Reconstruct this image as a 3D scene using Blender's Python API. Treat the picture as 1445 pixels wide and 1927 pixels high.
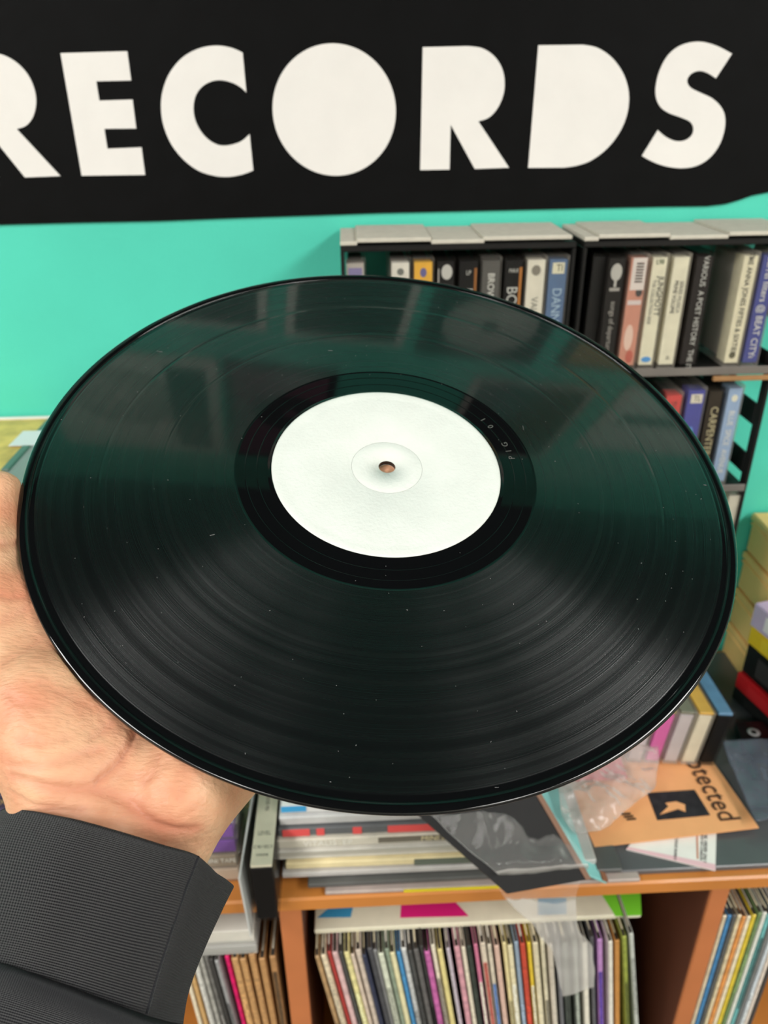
import bpy, bmesh, math, random
import numpy as np
from mathutils import Vector, Matrix, noise
from mathutils.bvhtree import BVHTree

# ------------------------------------------------------------------ clear
for o in list(bpy.data.objects): bpy.data.objects.remove(o, do_unlink=True)
SC = bpy.context.scene
COL = SC.collection
R = math.radians
random.seed(7)

# ------------------------------------------------------------------ camera
H = 1.5                                   # eye height of the phone above the floor
FPX, CX, CY = 1480.0, 722.5, 963.5        # focal length and centre in 1445x1927 pixels
PITCH, YAW, ROLL = R(27.84), R(2.36), R(-.67)
fwd = Vector((math.sin(YAW)*math.cos(PITCH), math.cos(YAW)*math.cos(PITCH), -math.sin(PITCH)))
r0 = Vector((math.cos(YAW), -math.sin(YAW), 0)); u0 = r0.cross(fwd)
rgt = r0*math.cos(ROLL) + u0*math.sin(ROLL)
upv = -r0*math.sin(ROLL) + u0*math.cos(ROLL)
EYE = Vector((0, 0, H))
cam_d = bpy.data.cameras.new('camera'); cam_o = bpy.data.objects.new('camera', cam_d); COL.objects.link(cam_o)
cam_d.sensor_fit = 'VERTICAL'; cam_d.sensor_height = 36.0; cam_d.lens = FPX/1927*36.0
cam_d.clip_start = .01
m3 = Matrix((rgt, upv, -fwd)).transposed()
cam_o.matrix_world = Matrix.Translation(EYE) @ m3.to_4x4()
cam_d.dof.use_dof = True; cam_d.dof.focus_distance = .29; cam_d.dof.aperture_fstop = 15.0
SC.camera = cam_o

# ------------------------------------------------------------------ world, lights, exposure
CEIL = 2.58
wd = bpy.data.worlds.new('world'); SC.world = wd; wd.use_nodes = True
wd.node_tree.nodes['Background'].inputs[0].default_value = (1, .98, .95, 1)
wd.node_tree.nodes['Background'].inputs[1].default_value = .25
SC.view_settings.view_transform = 'Standard'; SC.view_settings.look = 'None'
SC.view_settings.gamma = 1; SC.view_settings.use_curve_mapping = False
SC.view_settings.exposure = 0.17
LAMPS = [(-1.35, -.55, 1.5), (1.65, -.55, 1.5), (-1.3, -2.2, 1.9), (1.5, -2.2, 1.9)]
LW, LL = .60, 1.2
LAMP_POWER = 23.0
for (x, y, k) in LAMPS:
    ld = bpy.data.lights.new('ceiling_tube_light', 'AREA'); ld.shape = 'RECTANGLE'; ld.size = LW; ld.size_y = LL
    ld.energy = LAMP_POWER*k; ld.color = (1, .985, .962)
    lo = bpy.data.objects.new('ceiling_tube_light', ld); lo.location = (x, y, CEIL-.085); COL.objects.link(lo)

# ------------------------------------------------------------------ pixel -> place helpers
def ray(px, py): return rgt*((px-CX)/FPX) - upv*((py-CY)/FPX) + fwd
def aty(px, py, Y): d = ray(px, py); return EYE + d*(Y/d.y)
def atz(px, py, z): d = ray(px, py); return EYE + d*(z/d.z)      # z relative to the eye
def cam(px, py, Z): return EYE + ray(px, py)*Z                    # Z = depth along the axis

# ------------------------------------------------------------------ materials
def lin(c):
    out = []
    for v in c[:3]:
        v /= 255.0
        out.append(v/12.92 if v <= .04045 else ((v+.055)/1.055)**2.4)
    return out
MATS = {}
def mat(name, rgb, rough=.5, var=.0, scale=60., bump=.0, bscale=None, spec=.5, coat=.0, metal=.0, detail=3., coat_rough=.1):
    key = (name, tuple(rgb), rough, var, scale, bump, coat)
    if key in MATS: return MATS[key]
    m = bpy.data.materials.new(name); m.use_nodes = True
    nt = m.node_tree; b = nt.nodes['Principled BSDF']
    c = lin(rgb)
    if max(c) < .06 and spec == .5: spec = .2          # dark papers and plastics here are dull
    b.inputs['Base Color'].default_value = (*c, 1); b.inputs['Roughness'].default_value = rough
    b.inputs['Specular IOR Level'].default_value = spec; b.inputs['Metallic'].default_value = metal
    if coat: b.inputs['Coat Weight'].default_value = coat; b.inputs['Coat Roughness'].default_value = coat_rough
    if var or bump:
        tc = nt.nodes.new('ShaderNodeTexCoord')
        if var:
            n = nt.nodes.new('ShaderNodeTexNoise'); n.inputs['Scale'].default_value = scale; n.inputs['Detail'].default_value = detail
            nt.links.new(tc.outputs['Object'], n.inputs['Vector'])
            r = nt.nodes.new('ShaderNodeValToRGB')
            r.color_ramp.elements[0].position = .3; r.color_ramp.elements[1].position = .7
            r.color_ramp.elements[0].color = (*[max(0, v*(1-var)) for v in c], 1)
            r.color_ramp.elements[1].color = (*[min(1, v*(1+var)) for v in c], 1)
            nt.links.new(n.outputs['Fac'], r.inputs['Fac']); nt.links.new(r.outputs['Color'], b.inputs['Base Color'])
        if bump:
            n2 = nt.nodes.new('ShaderNodeTexNoise'); n2.inputs['Scale'].default_value = bscale or scale; n2.inputs['Detail'].default_value = 4
            nt.links.new(tc.outputs['Object'], n2.inputs['Vector'])
            bp = nt.nodes.new('ShaderNodeBump'); bp.inputs['Strength'].default_value = bump; bp.inputs['Distance'].default_value = .001
            nt.links.new(n2.outputs['Fac'], bp.inputs['Height']); nt.links.new(bp.outputs['Normal'], b.inputs['Normal'])
    MATS[key] = m; return m
def clear_mat(name, rgb=(235, 235, 235), fac=.25, rough=.12, tint=(255, 255, 255)):
    key = ('clear', name, tuple(rgb), fac)
    if key in MATS: return MATS[key]
    m = bpy.data.materials.new(name); m.use_nodes = True; nt = m.node_tree
    b = nt.nodes['Principled BSDF']; b.inputs['Base Color'].default_value = (*lin(rgb), 1); b.inputs['Roughness'].default_value = rough
    t = nt.nodes.new('ShaderNodeBsdfTransparent'); t.inputs[0].default_value = (*lin(tint), 1)
    lw = nt.nodes.new('ShaderNodeLayerWeight'); lw.inputs['Blend'].default_value = .25
    ma = nt.nodes.new('ShaderNodeMath'); ma.operation = 'MULTIPLY_ADD'; ma.inputs[1].default_value = .5; ma.inputs[2].default_value = fac; ma.use_clamp = True
    mx = nt.nodes.new('ShaderNodeMixShader'); out = nt.nodes['Material Output']
    nt.links.new(lw.outputs['Fresnel'], ma.inputs[0]); nt.links.new(ma.outputs[0], mx.inputs[0])
    nt.links.new(t.outputs[0], mx.inputs[1]); nt.links.new(b.outputs[0], mx.inputs[2]); nt.links.new(mx.outputs[0], out.inputs['Surface'])
    MATS[key] = m; return m

# ------------------------------------------------------------------ object helpers
def link(o): COL.objects.link(o); return o
def tag(o, label, cat, group=None, kind=None):
    if label: o['label'] = label
    if cat: o['category'] = cat
    if group: o['group'] = group
    if kind: o['kind'] = kind
    return o
def empty(name, M, label, cat, group=None):
    o = link(bpy.data.objects.new(name, None)); o.empty_display_size = .02
    o.matrix_world = M if isinstance(M, Matrix) else Matrix.Translation(Vector(M))
    return tag(o, label, cat, group)
def obj(name, me, m, parent=None, loc=None, smooth=False):
    o = link(bpy.data.objects.new(name, me))
    if m and not me.materials: me.materials.append(m)
    if smooth: me.polygons.foreach_set('use_smooth', [True]*len(me.polygons))
    if parent: o.parent = parent
    if loc is not None: o.location = loc
    return o
def mesh(name, v, f):
    me = bpy.data.meshes.new(name); me.from_pydata([tuple(p) for p in v], [], f); me.update(); return me
def box_data(c, s, b=0.):
    """box centred at c with size s; chamfered by b"""
    x, y, z = [k/2 for k in s]; v = []; f = []
    if b <= 0:
        for sx in (-1, 1):
            for sy in (-1, 1):
                for sz in (-1, 1): v.append((c[0]+sx*x, c[1]+sy*y, c[2]+sz*z))
        f = [(0,1,3,2),(4,6,7,5),(0,4,5,1),(2,3,7,6),(0,2,6,4),(1,5,7,3)]
        return v, f
    b = min(b, x*.49, y*.49, z*.49)
    idx = {}
    for sx in (-1, 1):
        for sy in (-1, 1):
            for sz in (-1, 1):
                for ax in range(3):
                    p = [sx*(x if ax == 0 else x-b), sy*(y if ax == 1 else y-b), sz*(z if ax == 2 else z-b)]
                    idx[(sx, sy, sz, ax)] = len(v); v.append((c[0]+p[0], c[1]+p[1], c[2]+p[2]))
    for ax in range(3):
        o1, o2 = [(1, 2), (2, 0), (0, 1)][ax]
        for s in (-1, 1):
            q = []
            for (a, d) in ((-1,-1),(1,-1),(1,1),(-1,1)):
                k = [0,0,0]; k[ax] = s; k[o1] = a; k[o2] = d; q.append(idx[(*k, ax)])
            f.append(tuple(q) if s > 0 else tuple(q[::-1]))
    for ax in range(3):                      # edges along axis ax
        o1, o2 = [(1, 2), (2, 0), (0, 1)][ax]
        for a in (-1, 1):
            for d in (-1, 1):
                q = []
                for (s, w) in ((-1, o1), (1, o1), (1, o2), (-1, o2)):
                    k = [0,0,0]; k[ax] = s; k[o1] = a; k[o2] = d; q.append(idx[(*k, w)])
                f.append(tuple(q) if a*d < 0 else tuple(q[::-1]))
    for sx in (-1, 1):
        for sy in (-1, 1):
            for sz in (-1, 1):
                q = [idx[(sx,sy,sz,k)] for k in range(3)]
                f.append(tuple(q) if sx*sy*sz > 0 else tuple(q[::-1]))
    return v, f
def box(name, c, s, m, parent=None, bev=.0006):
    """parent: coordinates are local to it; otherwise the object's origin is the box's base centre"""
    if parent: v, f = box_data(c, s, bev); return obj(name, mesh(name, v, f), m, parent)
    v, f = box_data((0, 0, s[2]/2), s, bev)
    return obj(name, mesh(name, v, f), m, None, (c[0], c[1], c[2]-s[2]/2))
def prism(name, pts, th, m, parent=None, dirn=None):
    """flat polygon pts (world) given thickness th along dirn (default: against its normal)"""
    pts = [Vector(p) for p in pts]; n = Vector((0, 0, 0))
    for i in range(len(pts)):
        a, b = pts[i], pts[(i+1) % len(pts)]; n += a.cross(b)
    n.normalize()
    d = Vector(dirn).normalized() if dirn else -n
    if d.dot(n) > 0: pts = pts[::-1]
    base = parent.matrix_world.translation if parent else sum(pts, Vector())/len(pts)
    k = len(pts)
    v = [p-base for p in pts] + [p+d*th-base for p in pts]
    f = [tuple(range(k)), tuple(range(2*k-1, k-1, -1))] + [(i, k+i, k+(i+1) % k, (i+1) % k) for i in range(k)]
    me = mesh(name, v, f)
    bm = bmesh.new(); bm.from_mesh(me); bmesh.ops.triangulate(bm, faces=[x for x in bm.faces if len(x.verts) > 4])
    bmesh.ops.recalc_face_normals(bm, faces=bm.faces); bm.to_mesh(me); bm.free()
    return obj(name, me, m, parent, None if parent else base)
def lathe(name, prof, m, parent=None, seg=192, smooth=True):
    v = []; f = []; n = len(prof)
    for i in range(seg):
        a = 2*math.pi*i/seg
        for (r, z) in prof: v.append((r*math.cos(a), r*math.sin(a), z))
    for i in range(seg):
        j = (i+1) % seg
        for k in range(n-1): f.append((i*n+k, j*n+k, j*n+k+1, i*n+k+1))
    me = mesh(name, v, f)
    return obj(name, me, m, parent, smooth=smooth)
def text(name, body, size, M, m, parent=None, ext=.00012, align='CENTER', squash=1., bold=0.):
    """M: 4x4 in parent's space, text lies in its local XY plane"""
    cu = bpy.data.curves.new(name, 'FONT'); cu.body = body; cu.size = size; cu.extrude = ext; cu.offset = bold
    cu.align_x = align; cu.align_y = 'CENTER'; cu.resolution_u = 3
    t = bpy.data.objects.new(name, cu); COL.objects.link(t)
    dg = bpy.context.evaluated_depsgraph_get()
    me = bpy.data.meshes.new_from_object(t.evaluated_get(dg)); me.name = name
    bpy.data.objects.remove(t, do_unlink=True); bpy.data.curves.remove(cu)
    me.transform(M @ Matrix.Diagonal((squash, 1, 1, 1)))
    me.materials.clear()
    o = obj(name, me, m, parent); return o
def frame(o, x, y):
    x = Vector(x).normalized(); z = x.cross(Vector(y)).normalized(); y = z.cross(x)
    M = Matrix((x, y, z)).transposed().to_4x4(); M.translation = Vector(o); return M
def smooth_poly(pts, sub=6):
    """pts: (x, y) corner or (x, y, 1) smooth point -> dense outline"""
    n = len(pts); out = []
    for i in range(n):
        p1, p2 = pts[i], pts[(i+1) % n]
        s1, s2 = len(p1) > 2, len(p2) > 2
        if not s1 and not s2: out.append(p1[:2]); continue
        p0 = pts[i-1] if s1 else p1; p3 = pts[(i+2) % n] if s2 else p2
        for k in range(sub):
            t = k/sub; q = []
            for a in (0, 1):
                A, B, C_, D = p0[a], p1[a], p2[a], p3[a]
                q.append(.5*(2*B+(C_-A)*t+(2*A-5*B+4*C_-D)*t*t+(3*B-A-3*C_+D)*t**3))
            out.append(tuple(q))
    return out
ORD = ('first second third fourth fifth sixth seventh eighth ninth tenth eleventh twelfth thirteenth fourteenth fifteenth sixteenth '
       'seventeenth eighteenth nineteenth twentieth').split()
TENS = {2: 'twenty', 3: 'thirty', 4: 'forty', 5: 'fifty'}
def ordinal(i):
    if i < 20: return ORD[i]
    n = i+1; t, u = divmod(n, 10)
    return TENS[t]+'-'+ORD[u-1] if u else {3: 'thirtieth', 4: 'fortieth', 5: 'fiftieth'}[t]
BLACKINK = mat('black_ink', (28, 27, 26), .6); WHITEINK = mat('white_ink', (232, 230, 220), .55)
GREYINK = mat('grey_ink', (120, 118, 108), .6); GOLDINK = mat('gold_ink', (178, 150, 60), .5)

# ------------------------------------------------------------------ the room
YW = .785
TEAL = mat('teal_wall_paint', (84, 210, 186), .62, .035, 9., .35, 260., spec=.3)
def struct(o): o['kind'] = 'structure'; return o
struct(box('floor', (0, -1.2, -.05), (5.4, 5.2, .1), mat('grey_carpet', (96, 92, 88), .95, .2, 300., .4), bev=0))
struct(box('wall_back', (0, YW+.05, CEIL/2), (5.4, .1, CEIL), TEAL, bev=0))
struct(box('wall_left', (-2.65, -1.2, CEIL/2), (.1, 3.87, CEIL), mat('cream_wall_paint', (196, 190, 178), .8), bev=0))
struct(box('wall_right', (2.65, -1.2, CEIL/2), (.1, 3.87, CEIL), mat('cream_wall_paint', (196, 190, 178), .8), bev=0))
struct(box('wall_front', (0, -3.2, CEIL/2), (5.2, .1, CEIL), mat('cream_wall_paint', (196, 190, 178), .8), bev=0))
struct(box('ceiling', (0, -1.2, CEIL+.05), (5.4, 5.2, .1), mat('dark_ceiling_paint', (34, 36, 38), .9), bev=0))
LM = bpy.data.materials.new('lit_diffuser'); LM.use_nodes = True
_b = LM.node_tree.nodes['Principled BSDF']; _b.inputs['Base Color'].default_value = (.9, .9, .88, 1)
_b.inputs['Emission Color'].default_value = (1, .965, .92, 1); _b.inputs['Emission Strength'].default_value = 2.0
for i, (x, y, k) in enumerate(LAMPS):
    where = ['over the left of the shop near the sign', 'over the right of the shop near the sign', 'far back over the left side',
             'far back over the right side'][i]
    e = empty('ceiling_light', (x, y, CEIL-.06), 'white fluorescent ceiling light '+where, 'ceiling light', 'fluorescent ceiling lights')
    box('housing', (0, 0, .035), (LW+.06, LL+.06, .05), mat('white_enamel', (225, 225, 222), .4), e, .004)
    box('diffuser', (0, 0, .003), (LW, LL, .014), LM, e, .003)

# ------------------------------------------------------------------ the sign
SIGN_BLACK = mat('black_sign_vinyl', (5, 5, 6), .6, .3, 40., .25, 120., spec=.12)
SIGN_WHITE = mat('white_sign_vinyl', (238, 234, 230), .42, .02, 30., .3, 55., spec=.4)
bot = [(-420, 428), (-80, 425), (0, 423), (150, 419), (300, 416), (450, 410), (600, 405), (720, 401), (900, 397), (1100, 392), (1250, 389), (1330, 388), (1365, 384),
       (1390, 377), (1415, 368), (1445, 362), (1500, 355), (1600, 350)]
sp = [aty(px, py, YW-.0025) for px, py in bot]
top = H + .215
sp += [Vector((sp[-1].x+.02, YW-.0025, top)), Vector((sp[0].x-.01, YW-.0025, top))]
sg = empty('shop_sign', (.03, YW, H-.10), 'black wall sign with bold white capital letters RECORDS above the cassette racks', 'sign')
prism('board', sp, .0022, SIGN_BLACK, sg, (0, 1, 0))
def c1(p): return tuple([p[0]/1.9013, p[1]/1.9013])+tuple(p[2:])
def c2(p): return tuple([700+p[0]/1.9396, p[1]/1.9396])+tuple(p[2:])
S = 1
gl_E = [c1(p) for p in [(216,190),(455,183),(469,288),(344,291),(355,360),(474,356),(487,460),(373,461),(384,532),(506,527),(519,626),(292,629)]]
gl_C = [c1(p) for p in [(868,188),(825,170,S),(770,163,S),(710,174,S),(652,206,S),(606,262,S),(581,328,S),(576,390,S),(585,450,S),(612,515,S),(655,570,S),(708,610,S),(765,629,S),(815,633,S),(865,625,S),(906,610),
        (893,480),(858,508,S),(805,521,S),(765,512,S),(727,481,S),(701,437,S),(692,390,S),(699,345,S),(722,311,S),(755,292,S),(790,287,S),(830,296,S),(860,312,S),(881,331)]]
gl_O = [c1((1195.5+220.5*math.cos(t)+6*math.sin(t), 392+237*math.sin(t), S)) for t in [2*math.pi*k/40 for k in range(40)]]
gl_R = [c2(p) for p in [(185,172),(350,168),(402,176,S),(445,204,S),(474,248,S),(484,300,S),(478,350,S),(456,398,S),(425,430,S),(388,443),(500,612),(375,617),(287,455),(283,619),(176,621)]]
gl_D = [c2(p) for p in [(607,165),(770,163),(822,174,S),(872,207,S),(911,257,S),(932,310,S),(938,360,S),(930,420,S),(904,482,S),(860,540,S),(803,584,S),(750,604,S),(700,612),(570,613)]]
gl_S = [c2(p) for p in [(1314,196),(1255,286),(1225,267,S),(1195,259,S),(1164,270,S),(1150,295,S),(1163,320,S),(1200,339,S),(1240,358,S),(1272,388,S),(1288,425,S),(1286,475,S),(1267,530,S),(1230,578,S),(1180,607,S),(1120,614,S),(1060,604,S),(1015,586,S),(985,569),
        (1043,475),(1070,498,S),(1105,514,S),(1140,513,S),(1166,495,S),(1173,468,S),(1160,444,S),(1125,428,S),(1080,411,S),(1050,387,S),(1035,345,S),(1040,290,S),(1059,236,S),(1090,191,S),(1135,162,S),(1195,152,S),(1255,166,S)]]
YL = YW-.0034
def letter(ch, gl, dx=0., dz=0.):
    pts = [aty(px, py, YL)+Vector((dx, 0, dz)) for px, py in smooth_poly(gl, 5)]
    o = prism('letter', pts, .0011, SIGN_WHITE, sg, (0, 1, 0)); o['label'] = 'white letter '+ch; return o
rb = aty(*c1((216, 630)), YL); ra = aty(*c2((500, 612)), YL)
letter('R', gl_R, rb.x-ra.x, rb.z-ra.z)
for ch, g in (('E', gl_E), ('C', gl_C), ('O', gl_O), ('R', gl_R), ('D', gl_D), ('S', gl_S)): letter(ch, g)

# ------------------------------------------------------------------ sleeves hung high on the wall (seen mirrored in the record)
def hung(name, x0, x1, z0, z1, base, border, label, disc=None, patch=None):
    e = empty(name, ((x0+x1)/2, YW, H+z0), label, 'record sleeve', 'record sleeves hung high on the teal wall')
    w, h = x1-x0, z1-z0
    box('card', (0, -.003, h/2), (w, .005, h), border, e)
    box('picture', (0, -.006, h/2), (w-.025, .0015, h-.025), base, e, 0)
    if disc:
        dx, dz, r, dm = disc
        o = lathe('disc_print', [(.012, 0), (r, 0), (r, -.001)], dm, e, 48); o.rotation_euler = (R(90), 0, 0); o.location = (dx, -.0072, h/2+dz)
    if patch:
        px, pz, pw, ph, pm = patch; box('printed_panel', (px, -.0072, pz), (pw, .0012, ph), pm, e, 0)
PALE = mat('pale_card', (238, 230, 224), .6); DK = mat('black_card', (20, 20, 22), .6)
GREYC = mat('grey_card', (196, 192, 186), .5, .2, 20.); WHC = mat('white_card', (240, 236, 230), .5)
hung('hung_single', -.20, -.055, .33, .485, DK, PALE, 'small black picture sleeve with pale border hung above the sign, leftmost of the low row')
hung('hung_single', -.03, .135, .30, .49, DK, PALE, 'small black picture sleeve with pale border hung above the sign, second of the low row')
hung('hung_single', .155, .33, .33, .505, DK, mat('charcoal_card', (60, 60, 62), .6), 'dark sleeve with a grey disc hung above the sign', (0, 0, .065, GREYC))
hung('hung_single', .365, .53, .36, .50, mat('ochre_card', (190, 150, 92), .6), mat('brown_card', (90, 70, 48), .6), 'ochre picture sleeve hung above the sign, rightmost of the low row')
hung('hung_sleeve', -.40, -.125, .575, .905, WHC, PALE, 'pale grey sleeve with a white disc hung high on the teal wall', (-.01, -.03, .09, GREYC), (.09, .165, .06, .28, DK))
hung('hung_sleeve', -.115, .055, .575, .905, mat('maroon_card', (122, 66, 90), .6), DK, 'maroon sleeve with a black disc hung high on the teal wall', (.02, -.02, .06, DK))
hung('hung_sleeve', .26, .46, .555, .82, DK, GREYC, 'black sleeve with grey border hung high on the teal wall')
hung('hung_sleeve', .50, .76, .54, .76, WHC, PALE, 'light grey sleeve with a dark stripe hung high on the teal wall', None, (-.02, .10, .16, .03, DK))

# ------------------------------------------------------------------ cassettes
CASE = clear_mat('clear_cassette_case', (215, 208, 196), .05)
CASE_DARK = clear_mat('smoky_cassette_case', (60, 56, 52), .10)
def cassette(M, s, color, label, group, deco=None, case=CASE, name='cassette', var=.06, dark_back=True):
    """local: x = thickness, y = depth (away from the spine), z = length of the spine; origin under the spine's middle"""
    tx, dy, hz = s
    e = empty(name, M, label, 'cassette', group)
    box('case', (0, dy/2, hz/2), (tx, dy, hz), case, e, .0007)
    card = box('inlay_card', (0, .0012+.009, hz/2), (tx-.0034, .018, hz-.0075), mat('inlay_print', color, .55, var, 90.), e, 0)
    box('tape_shell', (0, .021+(dy-.024)/2, hz/2), (tx-.006, dy-.024, hz-.01), mat('tape_shell_plastic', (38, 36, 35) if dark_back else (190, 186, 172), .5), e, .001)
    if deco:
        for d in deco:
            k = d[0]
            if k == 'T':      # spine title reading downwards: body, size, offset x, z centre, ink
                _, body, size, ox, zc, ink = d
                text('title', body, size, frame((ox, .0009, zc), (0, 0, -1), (1, 0, 0)), ink, card, squash=.9)
            elif k == 'H':    # level text
                _, body, size, ox, zc, ink = d
                text('title', body, size, frame((ox, .0009, zc), (1, 0, 0), (0, 0, 1)), ink, card, squash=.8)
            elif k == 'P':    # printed panel: x, z centre, w, h, colour
                _, ox, zc, w, h, colr = d
                box('printed_panel', (ox, .00105, zc), (w, .0004, h), mat('panel_print', colr, .55), card, 0)
            elif k == 'D':    # round print
                _, ox, zc, rx, rz, colr = d
                pts = [(ox+rx*math.cos(a), .0009, zc+rz*math.sin(a)) for a in [2*math.pi*i/20 for i in range(20)]]
                v = pts+[(p[0], p[1]+.0003, p[2]) for p in pts]
                f = [tuple(range(20)), tuple(range(39, 19, -1))]+[(i, 20+i, 20+(i+1) % 20, (i+1) % 20) for i in range(20)]
                obj('round_print', mesh('round_print', v, f), mat('panel_print', colr, .55), card)
    return e
YR = .70                                   # front plane of the racks
Z1T, Z1B = -.1235, -.2285                  # first row of cassettes, relative to the eye
Z2T, Z2B = -.2475, -.3520
def T3(x, y, z): return Matrix.Translation((x, y, H+z))
RACKBLK = mat('black_rack_plastic', (30, 29, 28), .45, .1, 40.)
RACKGREY = mat('grey_rack_lip', (112, 106, 100), .45, .1, 40.)
DUST = mat('dusty_pale_card', (205, 199, 184), .85, .06, 120., .3, 400.)
def rack(x0, x1, label, pieces, shelves, shade_bars):
    e = empty('cassette_rack', (( x0+x1)/2, (YR+YW)/2, H+shelves[-1]-.006), label, 'cassette rack', 'black cassette racks on the teal wall')
    o = e.matrix_world.translation
    def b(n, c, s, m, bev=.0008): return box(n, Vector(c)-o, s, m, e, bev)
    w = x1-x0; dp = YW-YR-.004; yc = YR+dp/2
    ztop, zbot = H-.1125, H+shelves[-1]-.006
    b('top_board', ((x0+x1)/2, yc, ztop-.0025), (w, dp, .005), RACKBLK)
    for (a, c, dz) in pieces:
        b('top_liner', ((a+c)/2, yc+.0005, ztop+.0018+dz), (c-a, dp-.002, .0036), DUST, .0006)
    for sx in (x0+.0015, x1-.0015):
        if shade_bars and sx > (x0+x1)/2:       # right side: open frame, dark bars standing in for shadow bands
            for yy in (YR+.006, YW-.012): b('side_upright', (sx, yy, (ztop-.005+zbot)/2), (.003, .012, ztop-.005-zbot), RACKBLK)
            zz = ztop-.012
            while zz > zbot+.02:
                b('shade_bar', (sx, yc, zz), (.0024, dp-.026, .022), RACKBLK); zz -= .052
        else:
            b('side_panel', (sx, yc, (ztop-.005+zbot)/2), (.003, dp, ztop-.005-zbot), RACKBLK)
    for z in shelves:
        b('shelf', ((x0+x1)/2, yc, H+z-.003), (w-.0062, dp, .006), RACKBLK)
        b('shelf_lip', ((x0+x1)/2, YR-.001, H+z-.0022), (w-.0062, .002, .0076), RACKGREY)
    return e
XA0, XA1 = aty(640, 460, YR).x, aty(1086, 455, YR).x
XB0, XB1 = aty(1101, 450, YR).x, .398
def xr(px, py=490): return aty(px, py, YR).x
rack(XA0, XA1, 'black cassette rack with pale dusty top under the letter O, left of two', [(XA0, xr(672, 455), 0), (xr(671, 455), xr(812, 455), .0022), (xr(812, 455), xr(912, 455), .0), (xr(910, 455), XA1-.004, .002)],
     (Z1B, Z2B, -.470), False)
rack(XB0, XB1, 'black cassette rack with shadow bars under the letters D and S, right of two', [(XB0, xr(1128, 450), 0), (xr(1128, 450), xr(1262, 450), .002), (xr(1262, 450), xr(1372, 450), 0), (xr(1372, 450), XB1, .0022)],
     (Z1B, Z2B, -.470), True)
box_ = box('wooden_strip', (xr(1400, 700), YR-.0045, H+Z1B-.0085), (.062, .004, .0046), mat('tan_wood_strip', (160, 118, 74), .6, .15, 60.))
tag(box_, 'thin tan wooden strip along the shelf edge of the right cassette rack', 'wood strip')
HZ = .1045
G1 = 'cassettes in the left rack'; G2 = 'cassettes in the top row of the right rack'; G3 = 'cassettes in the lower row of the right rack'
CW = .0172
def rk(l, r, row, color, label, group, deco=None, case=CASE, py=490, hz=HZ, tilt=0., inset=.0, **kw):
    x = (xr(l, py)+xr(r, py))/2; t = min(max(xr(r, py)-xr(l, py), .0145), .0188)
    z = (Z1B, Z2B, -.470)[row]+.0002
    M = T3(x, YR+.002+inset, z) @ Matrix.Rotation(R(tilt), 4, 'Y')
    return cassette(M, (t, .069, hz), color, label, group, deco, case, **kw)
rk(648, 688, 0, (178, 170, 160), 'clear cassette with a lilac spine panel, alone at the left end of the rack', G1, [('P', 0, .082, .0118, .03, (130, 120, 165)), ('H', 'AB', .004, 0, .079, WHITEINK)])
rk(734, 774, 0, (226, 221, 208), 'white-spined cassette with small grey crest beside the empty slot', G1, [('D', 0, .093, .003, .003, (110, 112, 105)), ('H', 'ROYAL', .0035, 0, .086, GREYINK)])
rk(777, 818, 0, (236, 178, 30), 'yellow-spined cassette with a purple figure', G1, [('D', 0, .092, .0028, .004, (95, 90, 150)), ('D', 0, .081, .0032, .0035, (110, 100, 150))])
rk(821, 859, 0, (34, 32, 31), 'black cassette with a white ball on its spine beside the yellow one', G1, [('D', .001, .092, .0048, .0065, (226, 222, 212)), ('H', 'YAK', .005, 0, .079, WHITEINK), ('P', -.0062, .05, .0012, .09, (190, 184, 176))], CASE_DARK)
rk(863, 904, 0, (30, 29, 29), 'black cassette with white letter B and orange edge, left of BROWN', G1, [('H', 'LP', .0055, 0, .091, WHITEINK), ('T', 'BOY', .0135, -.001, .066, WHITEINK), ('P', .0062, .05, .0022, .09, (176, 112, 52))], CASE_DARK)
rk(907, 946, 0, (70, 68, 64), 'grey cassette titled BROWN with a pale top', G1, [('T', 'BROWN', .0085, 0, .076, WHITEINK)])
rk(950, 989, 0, (30, 29, 29), 'black cassette with white letters BOX and bright orange edge, right of BROWN', G1, [('H', 'MAX', .005, 0, .092, WHITEINK), ('T', 'BOX', .0135, -.001, .066, WHITEINK), ('P', .0062, .05, .0024, .09, (206, 132, 58))], CASE_DARK)
rk(992, 1032, 0, (228, 222, 203), 'cream cassette with a grey round crest and faint title beside the blue one', G1, [('D', 0, .092, .004, .0045, (130, 124, 110)), ('T', 'VALLEY', .0085, 0, .056, GREYINK)])
rk(1034, 1074, 0, (74, 106, 146), 'blue cassette titled DANNY at the right end of the left rack', G1, [('P', 0, .0935, .0105, .0095, (226, 220, 190)), ('H', 'TI', .0085, .001, .0935, BLACKINK), ('T', 'DANNY', .0115, 0, .058, mat('pale_blue_ink', (170, 196, 214), .5))])
rk(1127, 1143, 0, (44, 43, 42), 'dark cassette leaning in shadow at the left end of the right rack', G2, None, CASE_DARK, tilt=.6, inset=.010)
rk(1147, 1183, 0, (44, 41, 39), 'black cassette with a white goblet emblem on its spine', G2, [('D', 0, .089, .005, .0075, (216, 211, 200)), ('P', 0, .0795, .0022, .007, (216, 211, 200)), ('P', 0, .074, .009, .0028, (190, 184, 174)), ('T', 'songs of departures', .0068, .0005, .039, mat('warm_grey_ink', (186, 180, 170), .6))], CASE_DARK)
rk(1188, 1225, 0, (206, 140, 116), 'red and white picture-spined cassette beside the goblet one', G2, [('P', .0005, .087, .0125, .028, (226, 214, 205))]+[('P', .001, .096-i*.0026, .0068, .0014, (214, 96, 70)) for i in range(7)]+[('D', .003, .071, .003, .004, (60, 55, 55)), ('P', 0, .062, .0122, .004, (220, 205, 200)), ('D', -.001, .03, .004, .012, (228, 196, 178)), ('D', .002, .012, .0035, .006, (190, 90, 70))])
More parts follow.
